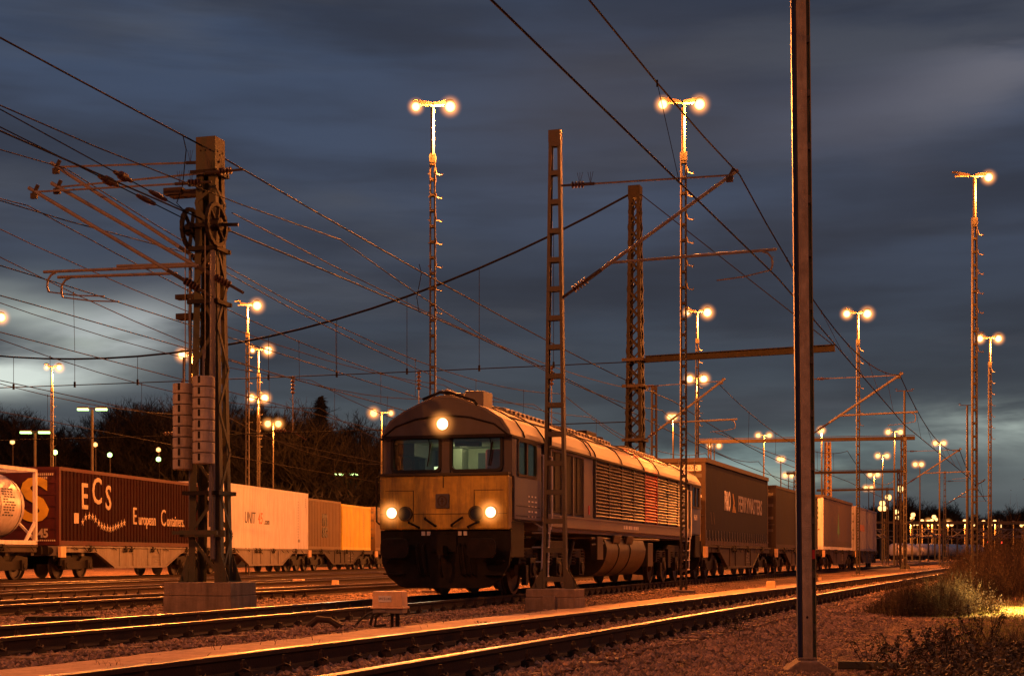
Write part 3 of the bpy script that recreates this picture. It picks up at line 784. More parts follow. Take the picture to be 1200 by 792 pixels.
for px, py, lo, lb, pw in FARL:
    Y = F * 12.1 / (HZ - py); lamp_mast(lb, px, Y, tuple(a * 1.0 for a in lo), 13.0, P0 if pw else 0, (1, 1), max(.25, Y * .0016), rich=False)
tiny = [(1055.5, 572), (1041, 582), (1034, 589), (1032, 595), (1036.5, 595), (1050.5, 599), (1051.5, 606), (1070, 602.5), (1069, 606.5), (1067, 612), (1070.5, 613.5),
        (1075, 613), (1080.5, 610), (1094.5, 605), (1092, 609.6), (1096.6, 608), (1100, 613), (1115.4, 614), (1130.6, 610), (1138, 612), (1140.5, 614.5),
        (1152.5, 611), (1161, 614), (1159, 616.5), (1165.7, 610.6), (1173, 615.7), (1187.6, 612), (1191, 617), (1197, 615), (1199, 613), (1126, 617), (1084, 617)]
PROTO = None
for i, (px, py) in enumerate(tiny):
    Y = F * 12.1 / (HZ - py); x = (px - 600) * Y / F
    if PROTO is None:
        PROTO = lamp_mast('tiny distant lamp on a thin post, one of the far cluster over the bushes', px, Y, (0.0,), 13.0, 0, (1,), .72, rich=False, w=.34)
        PROTO['group'] = 'tiny distant lamps over the bushes'; o = PROTO
    else: o = copy_tree(PROTO)
    o.location = (x, Y, 0)
    if i in (6, 9, 14, 18, 24): point_light((x, Y - 1, 12), 60000, r=.5)
    for c in o.children:
        if c.name.startswith('lamp') and not c.name.startswith('lamp_head'):
            pass
for px, Y, lb in ((1088, 312, 'distant low lamp left of the far tank wagons'), (1111, 322, 'distant low lamp at the right end of the far tank wagons')):
    lamp_mast(lb, px, Y, (0.0,), 8.3, 30000, (1,), .5, rich=False, w=.3)  # extra lamps, put in to light the distant tank wagons
# unlit dark T posts
for px, py, lb in ((1060, 457, 'tall unlit dark T-headed post right of the far twin lamps'), (1133.5, 474, 'unlit dark T-headed post left of the single-lamp pole')):
    Y = F * 12.1 / (HZ - py); lamp_mast(lb, px, Y, (-.6, .6), 13.0, 0, (0, 0), .16, rich=False, w=.2)
# green-white fluorescent street lamps on the left
def tube_lamp(label, px, py, Y, green=True, hgt=None):
    z = CZ + (HZ - py) * Y / F; x = (px - 600) * Y / F
    r = thing('street_lamp', label, 'street lamp', (x, Y, 0), 0, 'greenish street lamps behind the left train')
    mb = MB(); mb.tube((0, 0, 0), (0, 0, z), .11, 6); mb.tube((-.9, 0, z + .1), (.9, 0, z + .1), .06, 6); mb.build('post', 'steel', r)
    hd = MB(); hd.box(-1.15, -.3, -.15, .15, z + .1, z + .22); hd.box(.3, 1.15, -.15, .15, z + .1, z + .22); hd.build('lamp_head', 'lampbody', r)
    for s in (-1, 1):
        b = MB(); b.box(min(s * .3, s * 1.15), max(s * .3, s * 1.15), -.14, .14, z - .06, z + .098); b.build('lamp', 'greenlamp', r)
    return r
tube_lamp('greenish street lamp above the maroon container', 108, 480, 118)
tube_lamp('small greenish street lamp above the tank container', 41, 507, 118)
tube_lamp('small greenish street lamp above the yellow container', 406, 556, 150)
tube_lamp('tiny greenish street lamp far right among the distant lamps', 1105.4, 614, 380)
def dot(label, px, py, Y, m):
    z = CZ + (HZ - py) * Y / F
    r = thing('street_lamp', label, 'street lamp', ((px - 600) * Y / F, Y, 0), 0, 'small distant street lights')
    mb = MB(); mb.tube((0, 0, 0), (0, 0, z), .05, 5); mb.build('post', 'darksteel', r)
    g = MB(); g.lathe((0, -.1, z), [(-.2, .05), (-.12, .2), (.1, .2), (.2, .08)], 'z', 10); g.build('lamp', m, r)
dot('white-green light among the trees above the maroon container roof', 65, 530, 125, 'greenlamp')
dot('orange light in the trees above the tank container', 15, 518, 125, 'sodiumfar')
dot('orange light in the trees right of the greenish street lamp', 112, 521, 128, 'sodiumfar')
dot('faint yellow light low over the maroon container', 129, 533, 128, 'greenlamp')
dot('faint yellow light left of the weights', 186, 527, 128, 'sodiumfar')
dot('small light near the trees far left', 186, 538, 128, 'greenlamp')
for q, (px, py) in enumerate(((1101, 627), (1158, 635), (1174, 635.5))):
    dot(['red signal light under the far lamps', 'left of the two red signal lights above the bushes', 'right of the two red signal lights above the bushes'][q], px, py, 300, 'redlamp')
# unseen yard lamps out of frame; the one beside the camera is added fill
for q, (X, Y, lb, pw) in enumerate(((16, 6, 'lamp mast right beside the camera position', 2800), (-17, -4, 'lamp mast to the left behind the camera', 5500), (6, -22, 'lamp mast straight behind the camera', 1000),
                     (-18.6, 13, 'lamp mast left of the picture between the empty tracks', 7000), (24, 34, 'lamp mast right of the picture beyond the brushwood', 2500))):
    lamp_mast(lb, 0, Y, (-.5, .5), 13.0, pw, (1, 1), .2, X=X)
# ------------------------------------------------------------------ overhead wires
def sag(a, b, s, n=10):
    a = Vector(a); b = Vector(b)
    return [a + (b - a) * (i / n) - Vector((0, 0, s * 4 * (i / n) * (1 - i / n))) for i in range(n + 1)]
GW = 'overhead lines of the yard tracks'
def overhead(t, label, ys, zm=7.75, zc=5.85, off=0.0, sagm=1.0, rw=.008, moff=None, rk=1.0):
    mo = lambda k: (moff[k] if moff else off + (.2 if k % 2 else -.2))
    r = thing('overhead_line', label, 'overhead line', along(t, max(ys[0], 1), off, 0) * 0, 0, GW)
    rad = lambda p: (rw + max(0, p.y) * .00012) * rk
    pm = []; zig = []
    for i in range(len(ys) - 1):
        a = along(t, ys[i], mo(i), zm); b = along(t, ys[i + 1], mo(i + 1), zm)
        q = sag(a, b, sagm, 12)
        pm += q if i == 0 else q[1:]
    mb = MB(); mb.path(pm, [rad(p) for p in pm], 5); mb.build('messenger_wire', 'wire', r, smooth=True)
    pc = []
    for i, y in enumerate(ys): pc.append(along(t, y, off + (.25 if i % 2 else -.25), zc))
    mb = MB(); mb.path(pc, [rad(p) for p in pc], 5); mb.build('contact_wire', 'wire', r, smooth=True)
    for i in range(len(ys) - 1):
        if ys[i] > 140: break
        n = 6
        for k in range(1, n):
            f = k / n; a = pm[i * 12 + int(round(f * 12))]; b = pc[i] + (pc[i + 1] - pc[i]) * (round(f * 12) / 12)
            if a.y < 4: continue
            mb = MB(); mb.tube(a, b, .0035 + a.y * .00006, 4); mb.tube(a + Vector((0, 0, -.05)), a + Vector((0, 0, .04)), .014, 5); mb.build('dropper', 'wire', r)
    return r
overhead('near', 'overhead line crossing the sky above the nearest track', [-14, 26.5, 55.8, 94.8, 133], 7.74, 5.87, 0.0, .95, .011, moff=[1.3, -.42, -.42, -.42, -.42])
overhead('loco', 'overhead line above the locomotive and its train', [59, 98, 136], 7.85, 5.85, .3, 1.1)
overhead('two', 'overhead line carried by the arms of the counterweight mast', [-14, 26.9, 64, 101, 138], 7.92, 5.8, -.1, 1.0)
overhead('two', 'second overhead line beside the counterweight mast, slightly left and lower', [-14, 27.8, 64.5, 101, 138], 7.55, 5.7, -1.5, .9)
overhead('three', 'overhead line above the empty middle track', [-8, 30, 65, 101, 138], 7.8, 5.85, 0)
overhead('four', 'overhead line above the empty track next to the left train', [-5, 32, 68, 104, 140], 7.7, 5.8, 0)
overhead('left', 'overhead line above the left container train', [2, 36, 71, 106, 140], 7.7, 5.8, 0)
# feeder cables passing the counterweight mast
def cable(name, label, pts, r, m='dwire', cat='cable', group=None):
    mb = MB(); mb.path(pts, [r + max(0, p.y) * .00012 for p in pts], 6)
    return tag(mb.build(name, m, None, smooth=True), label, cat, group)
def fl(Y, z): return Vector((-5.33 + .285 * (Y - 26) + bend(Y) * .5, Y, z))
cable('feeder_cable', 'upper black feeder cable passing the head of the counterweight mast', sag(fl(-14, 8.1), fl(26, 8.05), .15) + sag(fl(26, 8.05), fl(70, 8.2), .25)[1:] + sag(fl(70, 8.2), fl(130, 8.2), .4)[1:], .011)
cable('feeder_cable', 'lower black feeder cable passing the wheels of the counterweight mast', sag(fl(-14, 6.7), fl(26, 6.78), .1) + sag(fl(26, 6.78), fl(60, 6.9), -.15)[1:] + sag(fl(60, 6.9), fl(130, 7.0), .4)[1:], .011)
cable('connecting_wire', 'thin wire linking the two feeder cables beside the far lamp mast', [fl(36.7, 8.12), fl(36.72, 7.9) + Vector((.05, 0, 0)), fl(36.7, 7.3) - Vector((.06, 0, 0)), fl(36.7, 6.93)], .006)
cable('connecting_wire', 'thin looped wire linking the two feeder cables at the mast head', [fl(25.2, 8.06), fl(25.2, 7.8) + Vector((.06, 0, 0)), fl(25.2, 7.2), fl(25.2, 6.9) - Vector((.1, 0, 0)), fl(25.2, 6.8)], .006)
# tensioned tails from the pulley wheels, with strain insulators
A3 = Matrix.Translation(MA) @ Matrix.Rotation(rzA, 4, 'Z')
for k, (w, e) in enumerate((((-.30, -.3, 6.9), (-1.6, -14, 8.2)), ((-.30, -.3, 6.75), (-2.1, -14, 8.0)), )):
    a = A3 @ Vector(w); b = A3 @ Vector(e); r = thing('tension_wire', ['upper strained wire with insulators running left from the pulley wheel', 'lower strained wire with insulators running left from the pulley wheel'][k], 'wire')
    mb = MB(); mb.tube(a, b, .010, 5); mb.build('wire', 'dwire', r)
    for q0 in (.055, .125):
        mb = MB(); c0 = a + (b - a) * (q0 + .02 * k); c1 = a + (b - a) * (q0 + .013 + .02 * k)
        d = (c1 - c0)
        mb.path([c0 - d * .8, c0 - d * .3, c0, c0 + d * .1, c0 + d * .9, c1, c1 + d * .3, c1 + d * .8], [.03, .04, .04, .07 if q0 > .1 else .045, .07 if q0 > .1 else .045, .04, .04, .03], 12)
        mb.build('strain_insulator', 'insul', r, smooth=True)
# headspan from the tall lattice mast across the left yard
EL = ME + Vector((-46, 13.5, 0))
r = thing('lattice_mast', 'lattice mast that ends the cross-span, left of the picture', 'mast', EL, rzE)
lattice_mb(15.6, .92, .42, .7, .42, .62, .12, .06, cross=True).build('lattice_shaft', 'darksteel', r)
r = thing('headspan', 'cross-span wires hung from the tall lattice mast over the left yard', 'cross-span')
a = ME + Vector((-.2, 0, 15.5)); b = EL + Vector((0, 0, 15.5)); q = sag(a, b, 5.7, 30)
for k in (-.12, .12):
    mb = MB(); mb.path([p + Vector((0, k, 0)) for p in q], .026, 5); mb.build('span_wire', 'dwire', r)
lines = []
for z in (8.75, 6.35):
    mb = MB(); p0, p1 = ME + Vector((-.3, 0, z)), EL + Vector((0, 0, z)); pts = sag(p0, p1, .1, 12); mb.path(pts, .022, 5); mb.build('cross_wire', 'dwire', r)
for i in range(2, 28, 2):
    f = i / 30; top = q[i]; z = 8.75 - .4 * f * (1 - f)
    mb = MB(); mb.tube(top, (top.x, top.y, z), .012, 4); mb.tube((top.x, top.y, z - .1), (top.x, top.y, z + .15), .05, 6)
    mb.build('hanger', 'dwire', r)
for t in ('two', 'three', 'four', 'left'):
    # crossing of the span plane with the track
    d = (EL - ME); 
    best = min(range(0, 401), key=lambda i: abs((ME + d * (i / 400)).x - cx(t, (ME + d * (i / 400)).y)))
    p = ME + d * (best / 400)
    mb = MB(); insul(mb, (p.x, p.y, 8.7), (p.x, p.y, 7.9), 5, .09); mb.tube((p.x, p.y, 6.35), (p.x, p.y, 8.7), .02, 5); insul(mb, (p.x - .9, p.y + .25, 6.36), (p.x - .3, p.y + .1, 6.38), 4, .08)
    mb.path([(p.x - .3, p.y + .1, 6.36), (p.x, p.y, 6.3), (p.x + .6, p.y - .15, 5.95)], .022, 5)
    mb.build('insulator', 'insul', r, smooth=True)
# wire from the lattice mast head down to the beam end
cable('guy_wire', 'straight wire falling from the lattice mast head to the right end of the beam', [ME + Vector((.2, 0, 15.5)), F57 + Vector((.8, -.3, 9.0))], .014)
cable('guy_wire', 'wire falling from the upper feeder cable toward the dark ladder mast', sag(Vector((-6.0, 32, 8.3)), Vector((9.5, 100, 12.0)), .8), .008)
for k, (Y, label) in enumerate(((24, 'thin cross wire high over the left yard'), (40, 'thin cross wire low over the left yard'))):
    pass
# extra light wires of the yard that cross the left half of the sky
ew = [(-9.0, 7.3, .285, 'fine lit wire rising left under the arms of the counterweight mast'), (-11.8, 7.0, .28, 'fine lit wire left of the counterweight mast arms'),
      (-17.0, 8.4, .262, 'fine wire high above the empty middle track'), (-21.0, 8.6, .235, 'fine wire high above the left empty tracks')]
for a0, z, m, lb in ew:
    pts = []
    for i in range(5):
        y0 = -5 + 35 * i; y1 = y0 + 35
        s_ = sag(Vector((a0 - 3 + m * y0, y0, z)), Vector((a0 - 3 + m * y1, y1, z)), .7, 8); pts += s_ if i == 0 else s_[1:]
    cable('yard_wire', lb, pts, .007, 'wire', 'wire', 'fine wires of the left yard')
# far right yard: portals with bright raking arms, seen small over the bushes
def far_portal(X, Y, n, label, span=26, z=8.5):
    r = thing('portal', label, 'portal', (X, Y, 0), -.1, 'distant portals with raking arms')
    mb = MB(); mb.box(-span / 2, span / 2, -.2, .2, z, z + .45); mb.build('beam', 'mastlit', r)
    for k in range(n):
        x = -span / 2 + span * k / (n - 1)
        mb = MB(); mb.box(x - .16, x + .16, -.16, .16, 0, z + 1); mb.build('post', 'steel', r)
        mb = MB(); s = 1 if k % 2 else -1
        mb.tube((x, 0, z - 3.6), (x + s * 3.4, 0, z - 1.2), .13, 5); mb.tube((x, 0, z - 1.3), (x + s * 3.2, 0, z - 1.2), .07, 5); mb.tube((x, 0, z - 2.4), (x + s * 4.2, 0, z - 2.9), .11, 5)
        mb.build('cantilever', 'tube', r)
for i, (px, Y) in enumerate(((1060, 300), (1085, 330), (1108, 310), (1135, 340), (1160, 300), (1190, 330), (1215, 310))):
    far_portal((px - 600) * Y / F, Y, 3 + i % 2, ['leftmost', 'second', 'third', 'fourth', 'fifth', 'sixth', 'rightmost'][i] + ' of the distant portals over the bushes, counted from the left', 15 + 3 * (i % 3), 7.6 + .7 * (i % 2))
# ------------------------------------------------------------------ locomotive (local: x right seen from the front, y backwards, z=0 rail head)
def build_loco():
    Y0 = 28.9
    p, d, n, rz = frame('loco', Y0)
    r = thing('locomotive', 'grey and yellow diesel locomotive with three lit headlights', 'locomotive', (p.x, p.y, .17), rz)
    L = 21.9
    ROOF = [(-1.33, 3.10), (-1.30, 3.2), (-1.15, 3.42), (-.85, 3.61), (-.42, 3.80), (-.12, 3.89), (.12, 3.89), (.42, 3.80), (.85, 3.61), (1.15, 3.42), (1.30, 3.2), (1.33, 3.10)]
    # --- roof segments
    def roofseg(y0, y1, m, nm='roof', k=1.0, inset=0.0):
        mb = MB(); mb.prism([(x * k, 3.06 + (z - 3.06) * k) for x, z in ROOF], y0, y1)
        return mb.build(nm, m, r, bevel=.012)
    rf = roofseg(-.02, 6.85, 'locoroof')
    roofseg(6.9, 12.7, 'locoroof', k=.995); roofseg(12.71, 14.4, 'locored', 'red_roof_band', .997); roofseg(14.41, 19.3, 'locoroof', k=.995); roofseg(19.35, L, 'locoroof')
    # seams, hatches, walk ridge and exhaust gear on the roof
    mb = MB()
    for i, (y0, y1) in enumerate(((2.6, 6.2), (7.3, 9.6), (9.9, 12.3), (14.8, 18.6))):
        mb.prism([(-.50, 3.70), (-.42, 3.885), (-.15, 3.93), (.15, 3.93), (.42, 3.885), (.50, 3.70)], y0, y1)
        yy = y0 + .15
        while yy < y1 - .1:
            for s in (-1, 1): mb.box(s * .46 - .03, s * .46 + .03, yy, yy + .05, 3.78, 3.86)
            yy += .33
    mb.build('roof_hatch', 'locoroof', rf, bevel=.01)
    mb = MB()
    for y in (.9, 2.4, 6.4, 6.88, 9.75, 12.5, 14.6, 19.32):
        pts = [(x * 1.006, y, z * 1.003) for x, z in ROOF]
        mb.path(pts, .014, 5)
    for s in (-1, 1):
        mb.path([(s * 1.0, 1.0, 3.53), (s * .95, 8, 3.57), (s * .95, 18, 3.57)], .018, 5)
    mb.path([(-.45, -.03, 3.82), (-.1, -.05, 3.94), (.12, -.05, 3.93), (.6, -.02, 3.76), (.66, -.04, 3.68)], .03, 6)
    mb.build('roof_seam', 'black', rf)
    mb = MB(); mb.box(.28, .66, .35, .95, 3.66, 4.0); mb.box(-.05, .2, .5, .9, 3.8, 3.98); mb.tube((.0, .05, 3.97), (.0, .7, 3.97), .05, 8); mb.tube((-.1, .1, 3.97), (-.1, .6, 3.97), .04, 8)
    mb.build('horn_box', 'locoroof', rf, bevel=.012)
    mb = MB(); mb.box(-.35, .35, 10.0, 11.1, 3.9, 4.02); mb.box(-.2, .2, 15.2, 16.6, 3.9, 4.0); mb.lathe((0, 12.1, 3.9), [(0, .3), (.1, .28)], 'z', 16)
    mb.build('exhaust', 'black', rf, bevel=.01)
    mb = MB()
    for s in (-1, 1):
        mb.box(s * 1.335 - .02, s * 1.335 + .02, -.0, L, 3.055, 3.095)
    mb.build('gutter', 'darksteel', rf)
    gb = MB(); gp_ = [(x * .955, 3.06 + (z - 3.06) * .94) for x, z in ROOF]; gb.prism(gp_, -.045, -.021); go = gb.build('gable', 'locofront', r, bevel=.006)  # darker material than the roof stands in for shade on the front
    gb = MB(); pts = [(-1.28, -.05, 3.10), (-1.0, -.055, 3.30), (-.6, -.06, 3.43), (-.03, -.062, 3.50), (.5, -.06, 3.45), (1.0, -.055, 3.31), (1.28, -.05, 3.10)]
    gb.path(pts, .018, 5); gb.box(-1.27, 1.27, -.062, -.045, 3.06, 3.12); gb.build('gable_trim', 'black', go)
    # --- cabs
    def cab(front):
        y = (lambda t: t) if front else (lambda t: L - t)
        nm = 'cab'
        g = MB()
        def B(x0, x1, t0, t1, z0, z1): g.box(x0, x1, min(y(t0), y(t1)), max(y(t0), y(t1)), z0, z1)
        # face: pillars, sill, header; the upper face sits .09 behind the roof edge
        B(-1.325, -1.13, .09, .2, 2.32, 3.10); B(-.115, .075, .07, .2, 2.32, 3.2); B(1.12, 1.325, .09, .2, 2.32, 3.10)
        B(-1.13, 1.12, .10, .2, 2.32, 2.44); B(-1.13, 1.12, .10, .2, 3.12, 3.2)
        g.prism([(x * .985, 3.12 + (z - 3.12) * .97) for x, z in ROOF if z > 3.15] , y(.10), y(.25))
        g.prism([(-1.31, 3.05), (1.31, 3.05), (1.30, 3.2), (-1.30, 3.2)], y(.12), y(.25))
        # side walls with window opening t .45-1.75
        for s in (-1, 1):
            a, b = sorted((s * 1.33, s * 1.27))
            B(a, b, .2, .45, 1.5, 3.08); B(a, b, .45, 1.75, 1.5, 2.36); B(a, b, .45, 1.75, 3.04, 3.08); B(a, b, 1.75, 2.15, 1.5, 3.08)
        B(-1.27, 1.27, .2, 2.15, 1.46, 1.56)
        cb = g.build(nm, 'locofront' if front else 'locoblue', r, bevel=.012)
        for s in (-1, 1):
            sd = MB(); a, b = sorted((s * 1.331, s * 1.336))
            sd.box(a, b, min(y(.22), y(2.14)), max(y(.22), y(2.14)), 1.5, 2.3)
            sd.build('side_panel', 'locoblue', cb)
        # window frames and panes
        for (x0, x1) in ((-1.13, -.13), (.09, 1.12)):
            f = MB(); f.ring(rrect(x0 - .025, x1 + .025, 2.405, 3.155, .11), rrect(x0 + .03, x1 - .03, 2.46, 3.10, .09), y(.055), y(.12), 'y')
            fo = f.build('window_frame', 'rubber', cb)
            gp = MB(); gp.prism(rrect(x0 + .02, x1 - .02, 2.45, 3.11, .09), y(.09), y(.097), 'y'); gp.build('pane', 'glass', fo)
            w = MB(); xm = x1 - .22 if front else (x0 + x1) / 2; w.path([(xm - .05, y(.03), 3.2), (xm + .02, y(.03), 2.95), (xm, y(.03), 2.62)], .012, 5); w.bar((xm + .05, y(.035), 2.98), (xm - .03, y(.035), 2.52), .02, .03); w.build('wiper', 'black', cb)
        for s in (-1, 1):
            f = MB(); o_ = rrect(min(y(.42), y(1.78)), max(y(.42), y(1.78)), 2.33, 3.06, .08); i_ = rrect(min(y(.47), y(1.73)), max(y(.47), y(1.73)), 2.38, 3.01, .07)
            f.ring(o_, i_, s * 1.30, s * 1.35, 'x'); f.box(min(s * 1.30, s * 1.345), max(s * 1.30, s * 1.345), min(y(1.03), y(1.12)), max(y(1.03), y(1.12)), 2.36, 3.03)
            fo = f.build('side_window_frame', 'darksteel', cb)
            gp = MB(); gp.prism(i_, s * 1.310, s * 1.316, 'x'); gp.build('pane', 'glass', fo)
        # nose
        ns = MB(); t0, t1 = (-.10, .2)
        ns.prism([(-1.33, 1.29), (1.30, 1.29), (1.30, 2.33), (-1.33, 2.33)], y(t0), y(t1))
        no = ns.build('nose', 'locoyel', r, bevel=.035)
        tr = MB(); tr.box(-1.34, 1.31, min(y(-.125), y(.1)), max(y(-.125), y(.1)), 2.335, 2.385); tr.box(-1.31, 1.28, min(y(-.112), y(-.09)), max(y(-.112), y(-.09)), 1.60 - .008, 1.60); tr.box(-.012, .0, min(y(-.115), y(-.09)), max(y(-.115), y(-.09)), 2.1, 2.33)
        for s in (-1, 1):
            tr.box(s * .62 - .006, s * .62 + .006, min(y(-.11), y(-.09)), max(y(-.11), y(-.09)), 1.45, 2.05); tr.box(min(s * .62, s * 1.2), max(s * .62, s * 1.2), min(y(-.11), y(-.09)), max(y(-.11), y(-.09)), 2.04, 2.05)
        tr.build('nose_seam', 'tankyel', no)
        rails = MB()
        for s in (-1, 1):
            rails.path([(s * .15, y(-.11), 1.33), (s * .16, y(-.17), 1.38), (s * .36, y(-.17), 1.52), (s * .37, y(-.11), 1.55)], .02, 6) if False else rails.path([(s * .16 , y(-.10), 1.36), (s * .18, y(-.17), 1.38), (s * .36, y(-.17), 1.50), (s * .38, y(-.10), 1.52)], .022, 6)
            rails.build('handrail', 'black', no); rails = MB()
            rails.path([(s * .5, y(-.10), 1.33), (s * .5, y(-.16), 1.34), (s * .70, y(-.16), 1.43), (s * .72, y(-.10), 1.44)], .022, 6)
            rails.build('handrail', 'black', no); rails = MB()
        rails.path([(-1.36, y(-.0), 1.4), (-1.41, y(-.04), 1.45), (-1.41, y(-.04), 2.3), (-1.36, y(-.0), 2.36)], .018, 6)
        rails.build('handrail', 'black', no)
        em = MB(); em.box(-.16, .12, min(y(-.13), y(-.095)), max(y(-.13), y(-.095)), 1.70, 1.98); e_ = em.build('crest', 'locofront', no, bevel=.015)
        em = MB(); yy = y(-.128); sg = -1 if front else 1
        em.ring([(math.cos(a * PI / 9) * .1 - .02, math.sin(a * PI / 9) * .11 + 1.84) for a in range(18)], [(math.cos(a * PI / 9) * .075 - .02, math.sin(a * PI / 9) * .085 + 1.84) for a in range(18)], yy, yy + sg * .012, 'y'); em.box(-.035, -.005, min(yy, yy + sg * .01), max(yy, yy + sg * .01), 1.78, 1.90); em.box(-.06, .02, min(yy, yy + sg * .01), max(yy, yy + sg * .01), 1.83, 1.85)
        em.build('crest_mark', 'boxbrown', e_)
        # lamps
        for (x, z, rr, on) in ((-1.06, 1.62, .105, 1), (.96, 1.62, .105, 1), (-.78, 1.60, .115, 0), (.66, 1.60, .115, 0), (-.03, 3.33, .115, 1)):
            t = -.10 if z < 3 else -.05
            rg = MB(); rg.ring([(x + math.cos(a * PI / 12) * (rr + .03), z + math.sin(a * PI / 12) * (rr + .03)) for a in range(24)], [(x + math.cos(a * PI / 12) * rr, z + math.sin(a * PI / 12) * rr) for a in range(24)], y(t - .05), y(t + .02), 'y')
            ro = rg.build('headlight', 'tankyel' if z < 3 else 'locofront', r)
            ln = MB(); ln.prism([(x + math.cos(a * PI / 12) * rr * .99, z + math.sin(a * PI / 12) * rr * .99) for a in range(24)], y(t - .03), y(t - .02), 'y')
            if on and front: 
                ln = MB(); ln.lathe((x, y(t - .03), z), [(0, rr), (-.03, rr * .95), (-.06, rr * .7), (-.085, rr * .3)], 'y', 20)
            ln.build('lens', 'headlamp' if (on and front) else 'lens', ro, smooth=True)
            if on and front: glow_ball(ro, (x, y(t - .06), z), .34, 6.0)
        # interior
        it = MB(); it.box(-1.25, 1.25, min(y(2.02), y(2.1)), max(y(2.02), y(2.1)), 1.57, 3.05); it.box(-1.26, 1.26, min(y(.22), y(2.1)), max(y(.22), y(2.1)), 3.0, 3.05); it.box(-.62, -.2, min(y(1.6), y(2.02)), max(y(1.6), y(2.02)), 1.57, 2.98)
        io = it.build('cab_lining', 'cabgreen', cb)
        it = MB(); it.box(-1.2, 1.2, min(y(.25), y(.75)), max(y(.25), y(.75)), 1.8, 2.44); it.box(-1.1, -.75, min(y(.3), y(1.2)), max(y(.3), y(1.2)), 2.75, 3.0); it.box(.05, .5, min(y(1.9), y(2.0)), max(y(1.9), y(2.0)), 2.55, 2.9); it.box(-.98, -.85, min(y(1.2), y(1.9)), max(y(1.2), y(1.9)), 1.6, 2.95); it.box(.1, .6, min(y(.25), y(.45)), max(y(.25), y(.45)), 2.92, 3.04)
        it.build('console', 'cabdark', cb)
        it = MB(); it.box(.45, 1.0, min(y(1.1), y(1.25)), max(y(1.1), y(1.25)), 2.1, 2.92); it.box(.5, .95, min(y(.85), y(1.2)), max(y(.85), y(1.2)), 2.05, 2.2)
        it.build('seat', 'seat', cb, bevel=.05)
        if front:
            s_ = MB(); s_.box(-.38, -.22, .42, .44, 2.47, 2.54); s_.build('display', 'screen', cb)
            l = bpy.data.lights.new('cab_light', 'POINT'); l.energy = 17; l.color = (1, 1, .62); l.shadow_soft_size = .08
            o = bpy.data.objects.new('cab_light', l); C.objects.link(o); o.parent = r; o.location = (.0, 1.1, 2.93)
        return cb
    cF = cab(True); cR = cab(False)
    # buffer beam, buffers, plough, hoses - both ends
    for front in (True, False):
        y = (lambda t: t) if front else (lambda t: L - t)
        b = MB()
        b.prism([(-1.34, 1.28), (-1.34, .98), (-1.30, .62), (-1.18, .38), (-.95, .20), (-.80, .16), (.74, .16), (.92, .20), (1.15, .38), (1.28, .62), (1.33, .98), (1.33, 1.28)], y(-.02), y(.10))
        b.box(-1.3, 1.3, min(y(.1), y(1.0)), max(y(.1), y(1.0)), .75, 1.46); b.box(-.3, .25, min(y(-.06), y(-.02)), max(y(-.06), y(-.02)), .85, 1.2)
        bb = b.build('buffer_beam', 'black', r, bevel=.015)
        for x in (-.88, .87):
            q = MB(); sg = -1 if front else 1
            q.lathe((x, y(0), .93), [(0, .15), (sg * .22, .13), (sg * .24, .09), (sg * .42, .09)], 'y', 18)
            q.prism(rrect(x - .29, x + .29, .93 - .19, .93 + .19, .12), y(-.42), y(-.46)); q.build('buffer', 'under', r, bevel=.01)
        q = MB()
        q.box(-.07, .05, min(y(-.3), y(0)), max(y(-.3), y(0)), .80, .98); q.path([(0, y(-.25), .86), (0, y(-.34), .72), (0, y(-.28), .5), (0, y(-.18), .38)], .03, 6)
        for x in (-.55, -.42, .40, .52, .3): q.path([(x, y(-.03), 1.02), (x, y(-.14), .96), (x + .03, y(-.16), .70), (x + .06, y(-.12), .45), (x + .1, y(-.05), .40)], .022, 6)
        q.build('coupling', 'under', r)
        q = MB()
        for s in (-1, 1):
            for z in (.42, .68): q.box(min(s * .82, s * 1.22), max(s * .82, s * 1.22), min(y(-.16), y(-.02)), max(y(-.16), y(-.02)), z, z + .025)
        q.build('step', 'under', r)
        q = MB()
        for x in (-.44, -.33, .31, .42): q.box(x - .035, x + .035, min(y(-.045), y(-.02)), max(y(-.045), y(-.02)), 1.18, 1.26)
        q.build('data_plate', 'white', r)
    # marker strips, filler caps and rivet rows that break up the panels
    for s in (-1, 1):
        q = MB()
        for i in range(26):
            for z in (3.045,): q.lathe((s * 1.336, .35 + i * .07, z), [(0, .008), (s * .004, .006)], 'x', 6)
        for z in (1.56, 1.75): q.box(min(s * 1.3365, s * 1.34), max(s * 1.3365, s * 1.34), .3, 2.0, z, z + .012)
        q.build('rivet_row', 'black', cF)
    # --- engine room body side
    b = MB()
    b.box(-1.26, 1.26, 2.9, 19.3, 1.5, 3.06); b.box(-1.1, 1.1, 2.15, 2.9, 1.5, 3.08); b.box(-1.1, 1.1, 19.3, L - 2.15, 1.5, 3.08)
    body = b.build('body', 'locoblue', r)
    # sole bar
    q = MB()
    for s in (-1, 1):
        a, c = sorted((s * 1.25, s * 1.345)); q.box(a, c, 2.2, L - 2.2, 1.40, 1.62); q.box(min(s * 1.27, s * 1.36), max(s * 1.27, s * 1.36), 2.2, L - 2.2, 1.62, 1.655)
    q.box(-1.24, 1.24, 2.2, L - 2.2, 1.3, 1.5)
    q.build('sole_bar', 'locoroof', r)
